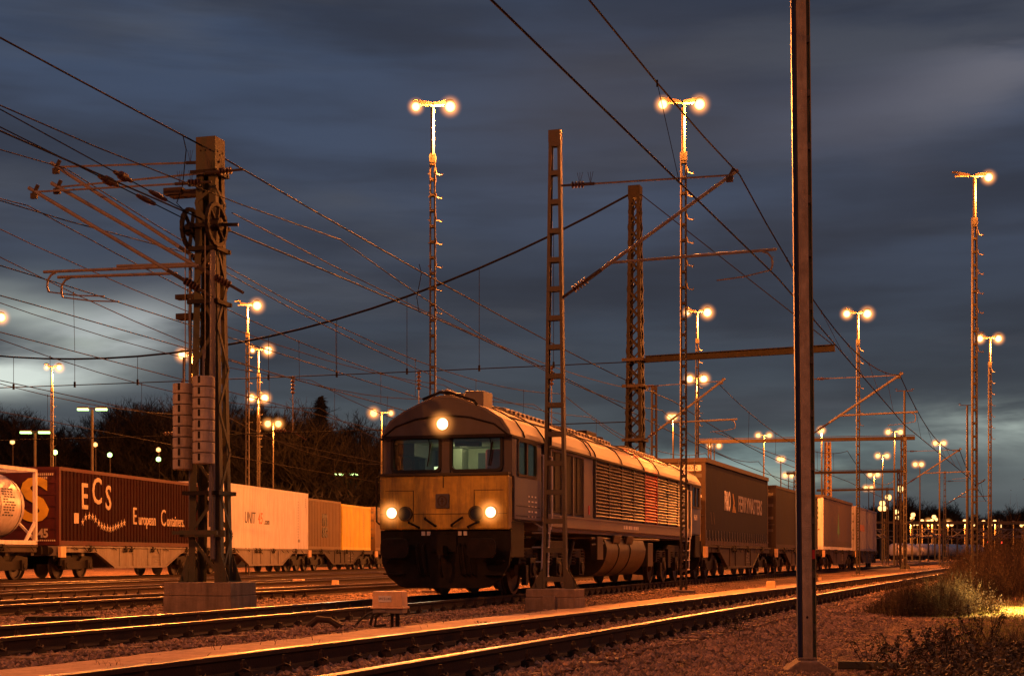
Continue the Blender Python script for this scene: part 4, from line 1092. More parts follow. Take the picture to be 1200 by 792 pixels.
    for s in (-1, 1):
        X = lambda a, c: sorted((s * a, s * c))
        # dark openings and panels between cab and louvres
        q = MB(); a, c = X(1.262, 1.275); q.box(a, c, 3.05, 5.9, 1.70, 3.02); q.build('engine_door', 'black', body)
        q = MB(); a, c = X(1.262, 1.30)
        for yy in (3.0, 3.95, 4.9): q.box(a, c, yy, yy + .08, 1.66, 3.05)
        q.box(a, c, 5.88, 6.75, 1.66, 3.05); q.box(a, c, 3.0, 5.9, 3.0, 3.055); q.build('panel', 'locoroof', body, bevel=.01)
        q = MB()
        for i in range(3): q.box(min(s * 1.276, s * 1.288), max(s * 1.276, s * 1.288), 3.4 + i * .95, 3.43 + i * .95, 1.75, 3.0)
        q.build('door_rib', 'under', body)
        for (y0, y1, m, nm) in ((6.95, 12.65, 'louvre', 'louvre'), (12.72, 14.4, 'locored', 'red_louvre'), (14.46, 19.2, 'louvre', 'louvre')):
            q = MB(); nz = 16; dz = (3.03 - 1.72) / nz
            for i in range(nz):
                z = 1.72 + i * dz
                q.add([(s * 1.262, y0, z + dz * .95), (s * 1.262, y1, z + dz * .95), (s * 1.335, y1, z + dz * .12), (s * 1.335, y0, z + dz * .12), (s * 1.262, y0, z), (s * 1.262, y1, z), (s * 1.322, y1, z - .004), (s * 1.322, y0, z - .004)],
                      [(0, 1, 2, 3), (4, 7, 6, 5), (3, 2, 6, 7), (0, 3, 7, 4), (1, 5, 6, 2)])
            yy = y0
            while yy <= y1 + .01:
                q.box(min(s * 1.26, s * 1.33), max(s * 1.26, s * 1.33), yy - .02, yy + .02, 1.68, 3.05); yy += (y1 - y0) / max(1, round((y1 - y0) / 1.45))
            q.build(nm, m, body)
        # cab doors, rails
        for yd in (2.5, L - 2.5):
            q = MB(); q.box(min(s * 1.10, s * 1.12), max(s * 1.10, s * 1.12), yd - .33, yd + .33, 1.6, 3.0); q.build('door', 'louvre', body, bevel=.02)
            q = MB()
            for dy in (-.33, .33): q.path([(s * 1.12, yd + dy, 1.5), (s * 1.36, yd + dy, 1.35), (s * 1.37, yd + dy, 1.5), (s * 1.37, yd + dy, 2.85), (s * 1.12, yd + dy, 2.9)], .02, 6)
            for k in range(4): q.box(min(s * 1.1, s * 1.34), max(s * 1.1, s * 1.34), yd - .25, yd + .25, .35 + k * .3, .38 + k * .3)
            q.tube((s * 1.3, yd - .26, .35), (s * 1.34, yd - .26, 1.4), .018, 5); q.tube((s * 1.3, yd + .26, .35), (s * 1.34, yd + .26, 1.4), .018, 5)
            q.build('door_handrail', 'white', body)
        q = MB(); q.path([(s * 1.34, 2.2, 3.0), (s * 1.42, 2.3, 3.18), (s * 1.50, 2.35, 3.35)], .02, 5); q.box(min(s * 1.36, s * 1.5), max(s * 1.36, s * 1.5), 2.3, 2.36, 3.05, 3.4); q.build('mirror', 'black', r)
        q = MB(); q.box(min(s * 1.30, s * 1.31), max(s * 1.30, s * 1.31), 6.3, 6.42, 1.75, 1.95); q.build('red_tag', 'redlamp' if False else 'locored', body)
        # data lettering plates
        q = MB()
        for i in range(5):
            for j in range(3): q.box(min(s * 1.3365, s * 1.339), max(s * 1.3365, s * 1.339), 1.15 + j * .24, 1.15 + j * .24 + R.uniform(.08, .18), 1.95 - i * .1, 1.98 - i * .1)
        q.build('data_lettering', 'greylet' if s < 0 else 'unit', cF)
        # bogies
        for yb in (3.95, L - 3.95):
            q = MB(); a, c = X(.98, 1.12)
            q.prism([(yb - 2.75, .62), (yb - 2.6, .95), (yb - 1.2, .95), (yb - .9, 1.12), (yb + .9, 1.12), (yb + 1.2, .95), (yb + 2.6, .95), (yb + 2.75, .62), (yb + 1.5, .58), (yb - 1.5, .58)], a, c, 'x')
            for ax in (-2.03, 0, 2.03):
                a2, c2 = X(1.0, 1.22); q.box(a2, c2, yb + ax - .2, yb + ax + .2, .35, .75); q.lathe((s * 1.2, yb + ax, .52), [(0, .15), (s * .06, .13)], 'x', 14)
                for e in (-.42, .42):
                    for zz in range(5): q.lathe((s * 1.1, yb + ax + e, .62 + zz * .065), [(0, .09), (.035, .10)], 'z', 10)
            q.box(*X(1.1, 1.2), yb - 1.25, yb - .85, .45, 1.0); q.tube((s * 1.15, yb + .8, .4), (s * 1.15, yb + 1.5, 1.1), .05, 8)
            q.box(*X(1.14, 1.24), yb - 2.62, yb - 2.45, .2, .6)
            q.build('bogie_frame', 'under', r, bevel=.01)
        # tank
    q = MB(); P = [(-1.22, 1.22)] + [(-.75 - .55 * math.cos(a * PI / 20), .98 - .70 * math.sin(a * PI / 20)) for a in range(11)]; P = P + [(-x, z) for x, z in P[::-1]]
    q.prism(P, 8.2, 12.9); fo = q.build('fuel_tank', 'tankyel', r, smooth=True)
    q = MB()
    for yy in (9.55, 10.9): q.prism([(x * 1.012, z) for x, z in P], yy - .03, yy + .03)
    q.build('tank_strap', 'black', fo)
    q = MB()
    for s in (-1, 1):
        for y0 in (8.9, 10.4): q.prism([(s * 1.26, 1.30), (s * 1.34, 1.30), (s * 1.30, 1.12), (s * 1.26, 1.08)], y0, y0 + .8)
        q.box(min(s * 1.1, s * 1.3), max(s * 1.1, s * 1.3), 13.2, 13.9, .5, 1.15); q.box(min(s * 1.1, s * 1.28), max(s * 1.1, s * 1.28), 7.3, 7.9, .7, 1.25)
        q.tube((s * 1.2, 6.9, 1.2), (s * 1.2, 15.2, 1.25), .04, 6); q.tube((s * 1.22, 6.9, 1.05), (s * 1.22, 8.2, 1.1), .03, 6)
    q.build('equipment_box', 'tankyel', r, bevel=.01)
    # wheels
    w0 = None
    for yb in (3.95, L - 3.95):
        for ax in (-2.03, 0, 2.03):
            for s in (-1, 1):
                q = MB(); x = s * .7525
                q.lathe((x, yb + ax, .51), [(-s * .07, .15), (-s * .07, .545), (-s * .04, .54), (-s * .03, .512), (s * .06, .505), (s * .065, .44), (s * .03, .42), (s * .02, .2), (s * .1, .12)], 'x', 28)
                q.build('wheel', 'wheel', r, smooth=True)
            q = MB(); q.tube((-.75, yb + ax, .51), (.75, yb + ax, .51), .09, 10); q.build('axle', 'under', r)
    # numbers
    text('number', 'E6301', .26, (1.341, L - 1.15, 2.02), SIDE, 'unit', r, .95, .003)
    text('lettering', 'DE 6301', .16, (1.352, 10.9, 1.50), SIDE, 'unit', r, 1.3, .002) if False else None
    q = MB()
    for i, w in enumerate((.1, .14, .1, .16, .12, .1, .14, .16, .12)): q.box(1.3465, 1.349, 9.9 + i * .21, 9.9 + i * .21 + w, 1.47, 1.56)
    q.build('side_marking', 'unit', r)
    # lamps light the track a little
    for x in (-1.06, .96):
        l = bpy.data.lights.new('headlight_beam', 'SPOT'); l.energy = 60; l.color = (1, .78, .45); l.spot_size = 1.2; l.spot_blend = .8; l.shadow_soft_size = .05
        o = bpy.data.objects.new('headlight_beam', l); C.objects.link(o); o.parent = r; o.location = (x, -.3, 1.6); o.rotation_euler = (math.radians(-82) + PI, 0, 0) if False else (math.radians(80), 0, PI)
    return r
build_loco()

# ------------------------------------------------------------------ wagons and containers
def container(name, label, loc, rz, Ln, m, H=2.9, style='corr', group='containers on the wagons', W=2.44, endm=None, doors=True):
    r = thing(name, label, 'container', loc, rz, group)
    w = W / 2
    def corr_side(s):
        mb = MB(); y = .12; z0, z1 = .16, H - .12; pts = []
        per = .28
        while y < Ln - .12:
            for dy, dx in ((0, 0), (.07, 0), (.105, -.035), (.175, -.035), (.21, 0)):
                if y + dy < Ln - .1: pts.append((y + dy, dx))
            y += per
        pts.append((Ln - .1, 0))
        v = []
        for yy, dx in pts: v += [(s * (w - .015 + dx), yy, z0), (s * (w - .015 + dx), yy, z1)]
        k = len(pts)
        return mb.add(v, [(2 * i, 2 * i + 2, 2 * i + 3, 2 * i + 1) for i in range(k - 1)])
    if style == 'corr':
        for s in (-1, 1): corr_side(s).build('side_wall', m, r)
    else:
        for s in (-1, 1):
            mb = MB(); a, b = sorted((s * (w - .03), s * (w - .012))); mb.box(a, b, .1, Ln - .1, .14, H - .1); so = mb.build('side_wall', m, r)
        mb = MB(); y = .1 + 1.2
        while y < Ln - .2:
            for s in (-1, 1): a, b = sorted((s * (w - .012), s * (w - .0095))); mb.box(a, b, y - .012, y + .012, .14, H - .1)
            y += 1.2
        if style == 'smooth': mb.build('seam', m, so)
    fr = MB()
    for s in (-1, 1):
        for y in (0, Ln - .12): fr.box(min(s * w, s * (w - .12)), max(s * w, s * (w - .12)), y, y + .12, 0, H)
        fr.box(min(s * w, s * (w - .08)), max(s * w, s * (w - .08)), .12, Ln - .12, 0, .16); fr.box(min(s * w, s * (w - .08)), max(s * w, s * (w - .08)), .12, Ln - .12, H - .12, H)
    for y in (0, Ln - .12):
        fr.box(-w + .12, w - .12, y, y + .12, 0, .15); fr.box(-w + .12, w - .12, y, y + .12, H - .12, H)
    for s in (-1, 1):
        for y in (-.006, Ln - .17):
            for z in (-.004, H - .11): fr.box(min(s * (w + .005), s * (w - .17)), max(s * (w + .005), s * (w - .17)), y, y + .176, z, z + .114)
    fr.build('frame', endm or m, r)
    tp = MB(); tp.box(-w + .05, w - .05, .05, Ln - .05, H - .06, H - .015); tp.build('roof', m, r)
    tp = MB(); tp.box(-w + .05, w - .05, .05, Ln - .05, .03, .1); tp.build('floor', m, r)
    en = MB(); en.box(-w + .1, w - .1, Ln - .06, Ln - .03, .1, H - .1); en.build('end_wall', endm or m, r)
    en = MB(); en.box(-w + .1, w - .1, .03, .06, .1, H - .1)
    if doors:
        eo = en.build('door', endm or m, r)
        d = MB()
        for x in (-.85, -.3, .3, .85):
            d.tube((x, -.005, .05), (x, -.005, H - .05), .02, 6)
            for z in (.2, H * .4, H - .25): d.box(x - .05, x + .05, -.02, .03, z, z + .05)
            d.box(x - .02, x + .3, -.03, -.01, 1.0, 1.03)
        for z in (.7, 1.25, 1.8, 2.3):
            if z < H - .3: d.box(-w + .12, w - .12, .012, .03, z, z + .12)
        d.build('locking_bar', 'louvre', eo)
    else:
        en.build('end_wall', endm or m, r)
    return r
DK = 1.17 + .17
def curtain_dec(r, Ln, H, m, y0=.15):
    """lashing belts and pocket strip of a curtain-sided box"""
    q = MB()
    for s in (-1, 1):
        y = y0
        while y < Ln - .3:
            q.box(min(s * 1.223, s * 1.232), max(s * 1.223, s * 1.232), y, y + .045, .02, .52); q.box(min(s * 1.23, s * 1.25), max(s * 1.23, s * 1.25), y - .02, y + .07, .16, .24); y += .55
    q.build('curtain_strap', 'louvre', r)
    q = MB(); q.box(-1.262, 1.262, -.01, Ln + .01, H - .14, H + .01); q.build('top_rail', m, r)
def wagon(label, loc, rz, Ln, m, pale=True, group='container wagons'):
    r = thing('flat_wagon', label, 'wagon', loc, rz, group)
    top = 1.15
    b = MB()
    for s in (-1, 1):
        x0, x1 = sorted((s * 1.12, s * 1.22))
        b.prism([(.3, top), (.3, .92), (3.1, .92), (4.6, .38), (Ln - 4.6, .38), (Ln - 3.1, .92), (Ln - .3, .92), (Ln - .3, top)], x0, x1, 'x')
        b.box(min(s * 1.2, s * 1.27), max(s * 1.2, s * 1.27), .3, Ln - .3, top - .06, top); 
        a, c = sorted((s * 1.2, s * 1.26))
        b.prism([(3.1, .92), (4.6, .38), (4.62, .33), (Ln - 4.62, .33), (Ln - 4.6, .38), (Ln - 3.1, .92), (Ln - 3.13, .94), (Ln - 4.7, .41), (4.7, .41), (3.13, .94)], a, c, 'x')
        for y in (5.2, 6.4, Ln - 6.4, Ln - 5.2):
            b.box(min(s * 1.22, s * 1.25), max(s * 1.22, s * 1.25), y - .08, y + .08, .42, top - .06)
    for y in (.3, 2.2, Ln / 2, Ln - 2.2, Ln - .5): b.box(-1.12, 1.12, y, y + .2, .8, top - .01)
    body = b.build('underframe', m, r, bevel=.008)
    q = MB()
    for s in (-1, 1):
        for y in (2.6, 5.6, 6.1, Ln - 6.1, Ln - 2.6):
            q.lathe((s * 1.25, y, top - .14), [(0, .07), (s * .08, .06)], 'x', 10); q.bar((s * 1.29, y - .2, top - .16), (s * 1.29, y + .25, top - .05), .03, .05); q.box(min(s * 1.1, s * 1.3), max(s * 1.1, s * 1.3), y - .06, y + .06, top - .1, top + .03)
        y = .5
        while y < Ln - .5:
            if R.random() < .6: q.bar((s * 1.28, y, top - .05), (s * 1.28, y + R.uniform(.15, .4), top - R.uniform(.1, .25)), .02, .03)
            y += .8
    q.build('lashing', 'under' , body)
    q = MB()
    for s in (-1, 1):
        for i in range(7): q.box(min(s * 1.2225, s * 1.224), max(s * 1.2225, s * 1.224), Ln * .56 + R.uniform(0, .9), Ln * .56 + R.uniform(.9, 1.3), .55 + i * .06, .57 + i * .06)
    q.build('data_lettering', 'greylet' if pale else 'wagonpale', body)
    q = MB(); q.box(1.2, 1.3, .25, .65, .75, 1.12); q.build('end_plate', 'relaybox', r)
    for y in (0, Ln):
        s0 = -1 if y == 0 else 1
        for x in (-.875, .875):
            q = MB(); q.lathe((x, y - s0 * .3, .98), [(0, .13), (s0 * .3, .1), (s0 * .32, .08), (s0 * .55, .08)], 'y', 12); q.prism(rrect(x - .24, x + .24, .81, 1.15, .08, 3), y + s0 * .25, y + s0 * .29); q.build('buffer', 'under', r)
    for yb in (1.9, Ln - 1.9):
        q = MB()
        for s in (-1, 1):
            a, c = sorted((s * .98, s * 1.08))
            q.prism([(yb - 1.25, .45), (yb - 1.25, .75), (yb - .5, .82), (yb - .2, .62), (yb + .2, .62), (yb + .5, .82), (yb + 1.25, .75), (yb + 1.25, .45), (yb + .4, .32), (yb - .4, .32)], a, c, 'x')
            for ax in (-.9, .9): q.box(min(s * 1.0, s * 1.16), max(s * 1.0, s * 1.16), yb + ax - .17, yb + ax + .17, .32, .66); q.lathe((s * 1.14, yb + ax, .46), [(0, .12), (s * .05, .1)], 'x', 12)
        q.box(-1, 1, yb - .2, yb + .2, .5, .85); q.build('bogie', 'under', r, bevel=.01)
        for ax in (-.9, .9):
            for s in (-1, 1):
                x = s * .7525; q = MB()
                q.lathe((x, yb + ax, .46), [(-s * .07, .15), (-s * .07, .49), (-s * .03, .46), (s * .06, .455), (s * .065, .4), (s * .03, .38), (s * .02, .2), (s * .1, .12)], 'x', 24); q.build('wheel', 'wheel', r, smooth=True)
    return r
def place(t, Y, face=None):
    p, d, n, rz = frame(t, Y)
    return p, d, rz
def chord(t, Y0, Ln):
    p0 = along(t, Y0, 0, 0); m = slope(t, Y0 + Ln / 2); Y1 = Y0 + Ln / math.hypot(1, m); p1 = along(t, Y1, 0, 0)
    d = (p1 - p0).normalized(); return p0, d, -math.atan2(d.x, d.y), Y1
def onw(p0, d, off, z=DK): q = p0 + d * off; return (q.x, q.y, z)

# --- the locomotive's train
Y = 50.6
LW = 15.0
p0, d, rz, Y1 = chord('loco', Y, LW)
wagon('brown wagon under the navy curtain-sided container', (p0.x, p0.y, .17), rz, LW, 'wagondark', False)
c = container('curtain_sided_container', 'navy curtain-sided container with white ferry lettering behind the locomotive', onw(p0, d, .55), rz, 13.72, 'po', 2.95, 'curtain', endm='boxbrown')
curtain_dec(c, 13.72, 2.95, 'boxbrown')
t_ = text('lettering', 'P&O', .98, (1.212, 4.25, 1.60), SIDE, 'unit', c, .62, .006, bold=.022)
t_ = text('lettering', 'FERRYMASTERS', .84, (1.212, 9.35, 1.58), SIDE, 'pinkwhite', c, .98, .006, bold=.014)
q = MB(); q.prism([(5.25, 1.25), (5.48, 1.25), (5.72, 1.60), (5.45, 1.95), (5.25, 1.95), (5.50, 1.60)], 1.2085, 1.2145, 'x'); q.prism([(5.62, 1.25), (6.0, 1.25), (5.85, 1.45), (5.72, 1.5)], 1.2085, 1.2145, 'x'); q.build('emblem', 'pogold', c)
q = MB(); 
for k in range(2): q.prism([(1.0 + k * .5, 1.15), (1.08 + k * .5, 1.15), (1.28 + k * .5, .72), (1.2 + k * .5, .72)], 1.2085, 1.2125, 'x')
q.build('hazard_mark', 'boxbrown', c)
q = MB(); q.box(.32, 1.08, .004, .012, 2.52, 2.72); q.box(.85, 1.1, .004, .012, 1.62, 1.70); q.build('number_plate', 'unit', c)
text('number', '008002', .19, (.70, .002, 2.62), FRONT, 'greylet', c, .95, .002)
Y = Y1 + .9
p0, d, rz, Y1 = chord('loco', Y, LW)
wagon('brown wagon under the dark container hidden behind the nearest mast', (p0.x, p0.y, .17), rz, LW, 'wagondark', False)
container('shipping_container', 'dark container mostly hidden behind the nearest mast', onw(p0, d, .55), rz, 13.72, 'olive', 2.75, 'corr', endm='wagondark')
Y = Y1 + .9
p0, d, rz, Y1 = chord('loco', Y, LW)
wagon('brown wagon under the tan curtain-sided container', (p0.x, p0.y, .17), rz, LW, 'wagondark', False)
c = container('curtain_sided_container', 'tan curtain-sided container with a bright orange lit end wall', onw(p0, d, .5), rz, 13.9, 'tancont', 2.95, 'curtain', endm='unit', doors=False)
curtain_dec(c, 13.9, 2.95, 'tancont')
q = MB()
for z in (2.18, 1.92, 1.66): q.box(.35, .95, .022, .029, z, z + .13)
q.build('green_bar', 'greenlet', c)
q = MB()
for z, w in ((1.05, .8), (.88, .5), (.75, .45), (.62, .4), (.28, .7)):
    x = .2
    while x < .2 + w: a = R.uniform(.04, .09); q.box(x, x + a, .024, .029, z, z + .07); x += a + .03
q.build('small_lettering', 'boxbrown', c)
q = MB(); q.prism([(6.2, .9), (6.6, 1.3), (6.9, 2.2), (7.2, 1.3), (7.6, .9), (7.1, 1.0), (6.9, .6), (6.7, 1.0)], 1.2085, 1.2125, 'x'); q.build('emblem', 'greenlet', c)
Y = Y1 + .9
p0, d, rz, Y1 = chord('loco', Y, LW)
wagon('last wagon of the locomotive train, under the greyish white container', (p0.x, p0.y, .17), rz, LW, 'wagondark', False)
c = container('shipping_container', 'greyish white container at the tail of the locomotive train', onw(p0, d, .5), rz, 13.72, 'pinkwhite', 2.85, 'corr')
q = MB()
for i, w in enumerate((.35, .5, .35, .5, .4)): q.box(1.206, 1.209, 2.0 + i * .75, 2.0 + i * .75 + w, 1.3, 1.72)
q.build('lettering', 'orangelet', c)
q = MB(); q.box(1.222, 1.232, .9, .95, .1, 1.1); q.box(-1.2, 1.2, 13.725, 13.74, .2, 2.7); q.build('tail_panel', 'redpaint', c)

# --- the left train
def left_at(Y0):
    p, d, n, rz = frame('left', Y0); return p, d, rz
def lw(label, Y0, Ln, m='wagonpale'):
    p, d, rz = left_at(Y0); wagon(label, (p.x, p.y, .17), rz, Ln, m, m == 'wagonpale'); return p, d, rz
lw('pale wagon under the tank container at the left edge', 37.6, 13.3, 'wagondark')
def tank_container(label, Y0, Ln=6.06):
    p, d, rz = left_at(Y0)
    r = thing('tank_container', label, 'tank container', (p.x, p.y, DK), rz, 'containers on the wagons')
    H = 2.55; w = 1.22; fr = MB()
    for s in (-1, 1):
        for y in (0, Ln - .12): fr.box(min(s * w, s * (w - .12)), max(s * w, s * (w - .12)), y, y + .12, 0, H)
        fr.box(min(s * w, s * (w - .1)), max(s * w, s * (w - .1)), .12, Ln - .12, 0, .14); fr.box(min(s * w, s * (w - .1)), max(s * w, s * (w - .1)), .12, Ln - .12, H - .12, H)
        for (ya, yb) in ((.1, .75), (Ln - .1, Ln - .75)): fr.bar((s * (w - .05), ya, .75), (s * (w - .05), yb, .1), .08, .1)
    for y in (0, Ln - .12): fr.box(-w, w, y, y + .12, 0, .14); fr.box(-w, w, y, y + .12, H - .12, H); fr.bar((-w, y + .06, .1), (-.5, y + .06, .8), .08, .08); fr.bar((w, y + .06, .1), (.5, y + .06, .8), .08, .08)
    fr.build('frame', 'unit', r, bevel=.008)
    t = MB(); R0 = 1.1; t.lathe((0, 0, 1.28), [(.16, .25), (.22, .6), (.34, .9), (.55, 1.04), (.8, R0), (Ln - .8, R0), (Ln - .55, 1.04), (Ln - .34, .9), (Ln - .22, .6), (Ln - .16, .25)], 'y', 48)
    to = t.build('tank_shell', 'tank', r, smooth=True)
    q = MB()
    for y in (.85, 2.2, Ln / 2, Ln - 2.2, Ln - .85): q.path([(math.cos(a * PI / 20) * 1.107, y, 1.28 + math.sin(a * PI / 20) * 1.107) for a in range(-14, 35)], .014, 4)
    q.build('band', 'louvre', to)
    q = MB()
    def onshell(y, z, h, wd, dep=1.108):
        # little plate hugging the shell, right side
        a0 = math.asin((z - 1.28) / 1.1); a1 = math.asin(min(.99, (z + h - 1.28) / 1.1))
        pts = [(math.cos(a) * dep, 0, 1.28 + math.sin(a) * dep) for a in (a0, a1)]
        q.add([(pts[0][0], y, pts[0][2]), (pts[0][0], y + wd, pts[0][2]), (pts[1][0], y + wd, pts[1][2]), (pts[1][0], y, pts[1][2])], [(0, 1, 2, 3)])
    for i in range(11):
        y = Ln - 2.05 + (.1 if i % 3 == 0 else 0)
        for k in range(4 if i not in (4, 9) else 2): onshell(y + k * .19, 1.78 - i * .085, .05, R.uniform(.1, .16))
    q.build('data_lettering', 'greylet', to)
    q = MB(); c_ = (Ln - 2.75, 1.05)
    pts = [(math.sqrt(max(.01, 1.112 ** 2 - (math.sin(a * PI / 10) * .17 - .75) ** 2)), Ln - 2.75 + math.cos(a * PI / 10) * .17, 1.28 - .75 + math.sin(a * PI / 10) * .17) for a in range(21)]
    q.path(pts, .014, 4); q.path([(p_[0], Ln - 2.75 + (p_[1] - Ln + 2.75) * .5, .53 + (p_[2] - .53) * .5) for p_ in pts[::2]], .014, 4); q.build('valve_symbol', 'redpaint', to)
    q = MB(); n_ = 24; vs = [(math.sqrt(1.11 ** 2 - .05 ** 2), Ln - 4.6, 1.33)]
    for a in range(n_):
        z = .05 + math.sin(a * 2 * PI / n_) * .33; vs.append((math.sqrt(1.112 ** 2 - z * z), Ln - 4.6 + math.cos(a * 2 * PI / n_) * .36, 1.28 + z))
    q.add(vs, [(0, i + 1, (i + 1) % n_ + 1) for i in range(n_)]); q.build('red_disc', 'redpaint', to)
    q = MB(); q.box(-.3, .3, .4, Ln - .4, 2.39, 2.43); q.lathe((0, Ln / 2, 2.35), [(0, .28), (.14, .28)], 'z', 16)
    q.build('walkway', 'louvre', r)
    return r
tank_container('pale tank container cut by the left edge of the photo', 44.5)
tank_container('second pale tank container, out of frame at the left', 38.2)
p, d, rz = lw('pale wagon under the maroon container', 51.7, 14.2)
c = container('shipping_container', 'maroon corrugated container with cream ECS lettering', onw(p, d, .3), rz, 13.72, 'ecs', 2.72, 'corr', endm='ecsred', doors=False)
LX = 1.207
for ch, y, z, rotv, s_ in (('E', 1.95, 1.72, -.30, 1.32), ('C', 2.95, 1.95, 0, 1.36), ('S', 3.9, 1.74, .22, 1.28)):
    text('lettering', ch, s_, (LX, y, z), (PI / 2 , 0, PI / 2), 'cream', c, .88, .012, bold=.014)
text('lettering', 'E', .95, (LX, 6.05, 1.14), SIDE, 'cream', c, .8, .012, align='LEFT')
text('lettering', 'uropean', .62, (LX, 6.58, 1.04), SIDE, 'cream', c, .80, .012, align='LEFT', bold=.006)
text('lettering', 'C', .95, (LX, 8.72, 1.14), SIDE, 'cream', c, .8, .012, align='LEFT')
text('lettering', 'ontainers.', .62, (LX, 9.34, 1.04), SIDE, 'cream', c, .74, .012, align='LEFT', bold=.006)
q = MB()
for sx_, sy_ in ((518, 405), (535, 377), (556, 370), (575, 376), (592, 390), (610, 412), (627, 428), (643, 436), (660, 440), (676, 443), (692, 440), (707, 433), (722, 426), (741, 417), (757, 409)):
    Yp = 43150 / (907 - sx_ / 4.95); y = (Yp - 52) / .985; z = .94 + (652 - 530 - sy_ / 4.95) * Yp / F - 1.34
    q.prism([(y - .12, z + .02), (y - .02, z + .06), (y, z + .17), (y + .04, z + .06), (y + .13, z + .04), (y + .05, z), (y + .08, z - .13), (y, z - .04), (y - .08, z - .12), (y - .04, z)], LX - .01, LX, 'x')
q.build('star', 'cream', c)
q = MB(); q.box(LX - .01, LX, 1.15, 1.5, .78, 1.15); q.build('label_plate', 'cream', c)
# end wall: ribs, big yellow S, 45
q = MB()
for z in (.55, .95, 1.35, 1.75, 2.15): q.box(-1.1, 1.1, .0, .03, z, z + .06)
q.build('end_rib', 'ecsred', c)
text('number', '45', .42, (.62, -.002, .40), FRONT, 'cream', c, .9, .004, bold=.015)
q = MB()
for j, (z, n_) in enumerate(((2.42, 8), (2.30, 5), (.14, 9))):
    for i in range(n_): q.box(.42 + i * .075, .42 + i * .075 + .05, -.006, .0, z, z + (.08 if j < 2 else .05))
q.build('small_lettering', 'cream', c)
text('big_letter', 'S', 2.1, (.30, -.004, 1.50), FRONT, 'yellow', c, 1.15, .004, bold=.05)
p, d, rz = lw('pale wagon under the white container', 66.1, 14.2)
c = container('shipping_container', 'white container with grey and orange UNIT45 lettering', onw(p, d, .3), rz, 13.5, 'unit', 2.95, 'smooth', doors=False)
text('lettering', 'UNIT', .78, (1.214, 4.55, 1.42), SIDE, 'greylet', c, .80, .005, shear=.12)
text('lettering', '45', .78, (1.214, 6.0, 1.42), SIDE, 'orangelet', c, .86, .005, shear=.12)
text('lettering', '.com', .42, (1.214, 6.95, 1.30), SIDE, 'greylet', c, .9, .005, shear=.12, bold=.006)
q = MB()
for i in range(14): q.box(1.2105, 1.213, 11.8, 11.86, 2.4 - i * .14, 2.48 - i * .14)
for i in range(5): q.box(1.2105, 1.213, 13.05, 13.11, 2.6 - i * .1, 2.66 - i * .1)
for i in range(4): q.box(1.2105, 1.213, 11.8 + i * .09, 11.85 + i * .09, .35, .5)
q.build('data_lettering', 'greylet', c)
p, d, rz = lw('dark wagon under the ochre and yellow containers', 79.4, 13.6, 'wagondark')
c = container('shipping_container', 'ochre brown short container with black msc letters', onw(p, d, .35), rz, 6.06, 'msc', 2.72, 'corr')
text('lettering', 'm', 1.25, (1.215, 2.95, 1.72), SIDE, 'cable', c, 1.0, .012, bold=.05)
text('lettering', 'sc', 1.05, (1.215, 2.95, 1.02), SIDE, 'cable', c, 1.1, .012, bold=.05)
c = container('shipping_container', 'bright yellow short container left of the locomotive nose', onw(p, d, 6.75), rz, 6.06, 'ycont', 2.62, 'corr')
q = MB()
for i in range(10): q.box(1.207, 1.2085, 4.4, 4.46, 2.2 - i * .16, 2.3 - i * .16)
q.build('data_lettering', 'greylet', c)
p, d, rz = lw('dark wagon behind the locomotive nose', 92.8, 14, 'wagondark')
container('shipping_container', 'tan short container partly hidden by the locomotive nose', onw(p, d, .35), rz, 6.06, 'msc', 2.7, 'corr')
# distant tank wagons over the bushes
TW = None
for i in range(4):
    X = 84 + 8.3 * i; Y = 330 + 10.4 * i
    if TW is None:
        TW = thing('tank_wagon', 'pale tank wagon in the distance', 'tank wagon', (X, Y, .17), -.66, 'distant tank wagons right of the train')
        q = MB(); q.lathe((0, 0, 2.3), [(.4, .7), (.6, 1.3), (1.0, 1.45), (11, 1.45), (11.4, 1.3), (11.6, .7)], 'y', 20); q.build('tank_shell', 'tank', TW, smooth=True)
        q = MB(); q.box(-1.2, 1.2, 0, 12, .8, 1.1); q.build('underframe', 'wagondark', TW)
        for y in (1.2, 3, 9, 10.8):
            q = MB(); q.lathe((-.75, y, .46), [(0, .46), (1.5, .46)], 'x', 12); q.build('wheel', 'wheel', TW)
        o = TW
    else: o = copy_tree(TW)
    o.location = (X, Y, .17); o['label'] = ['leftmost', 'second', 'third', 'rightmost'][i] + ' of the four distant tank wagons, counted from the left'
# ------------------------------------------------------------------ small things along the tracks
rb = at(457, 733, 20.4); rb.z = 0
r = thing('relay_box', 'cream metal box with a white label on two short posts between the tracks', 'relay box', (rb.x, 20.4, 0), -.22)
q = MB(); q.prism([(-.215, .26), (.215, .26), (.205, .47), (-.205, .47)], -.13, .13); q.box(-.235, .235, -.15, .15, .235, .262); bo = q.build('box', 'relaybox', r, bevel=.01)
q = MB(); q.box(-.21, .21, -.12, .12, .17, .235); q.box(-.16, -.02, -.135, -.12, .18, .225); q.build('base', 'tube', r, bevel=.008)
q = MB(); q.tube((.03, 0, -.1), (.03, 0, .18), .022, 8); q.tube((.10, .02, -.1), (.10, .02, .18), .03, 8); q.build('post', 'black', r)
q = MB(); q.box(-.12, .06, -.138, -.1315, .325, .41); lo = q.build('label_plate', 'white', bo)
text('number', 'W151/41', .052, (-.03, -.1395, .367), FRONT, 'greylet', bo, .9, .001)
q = MB()
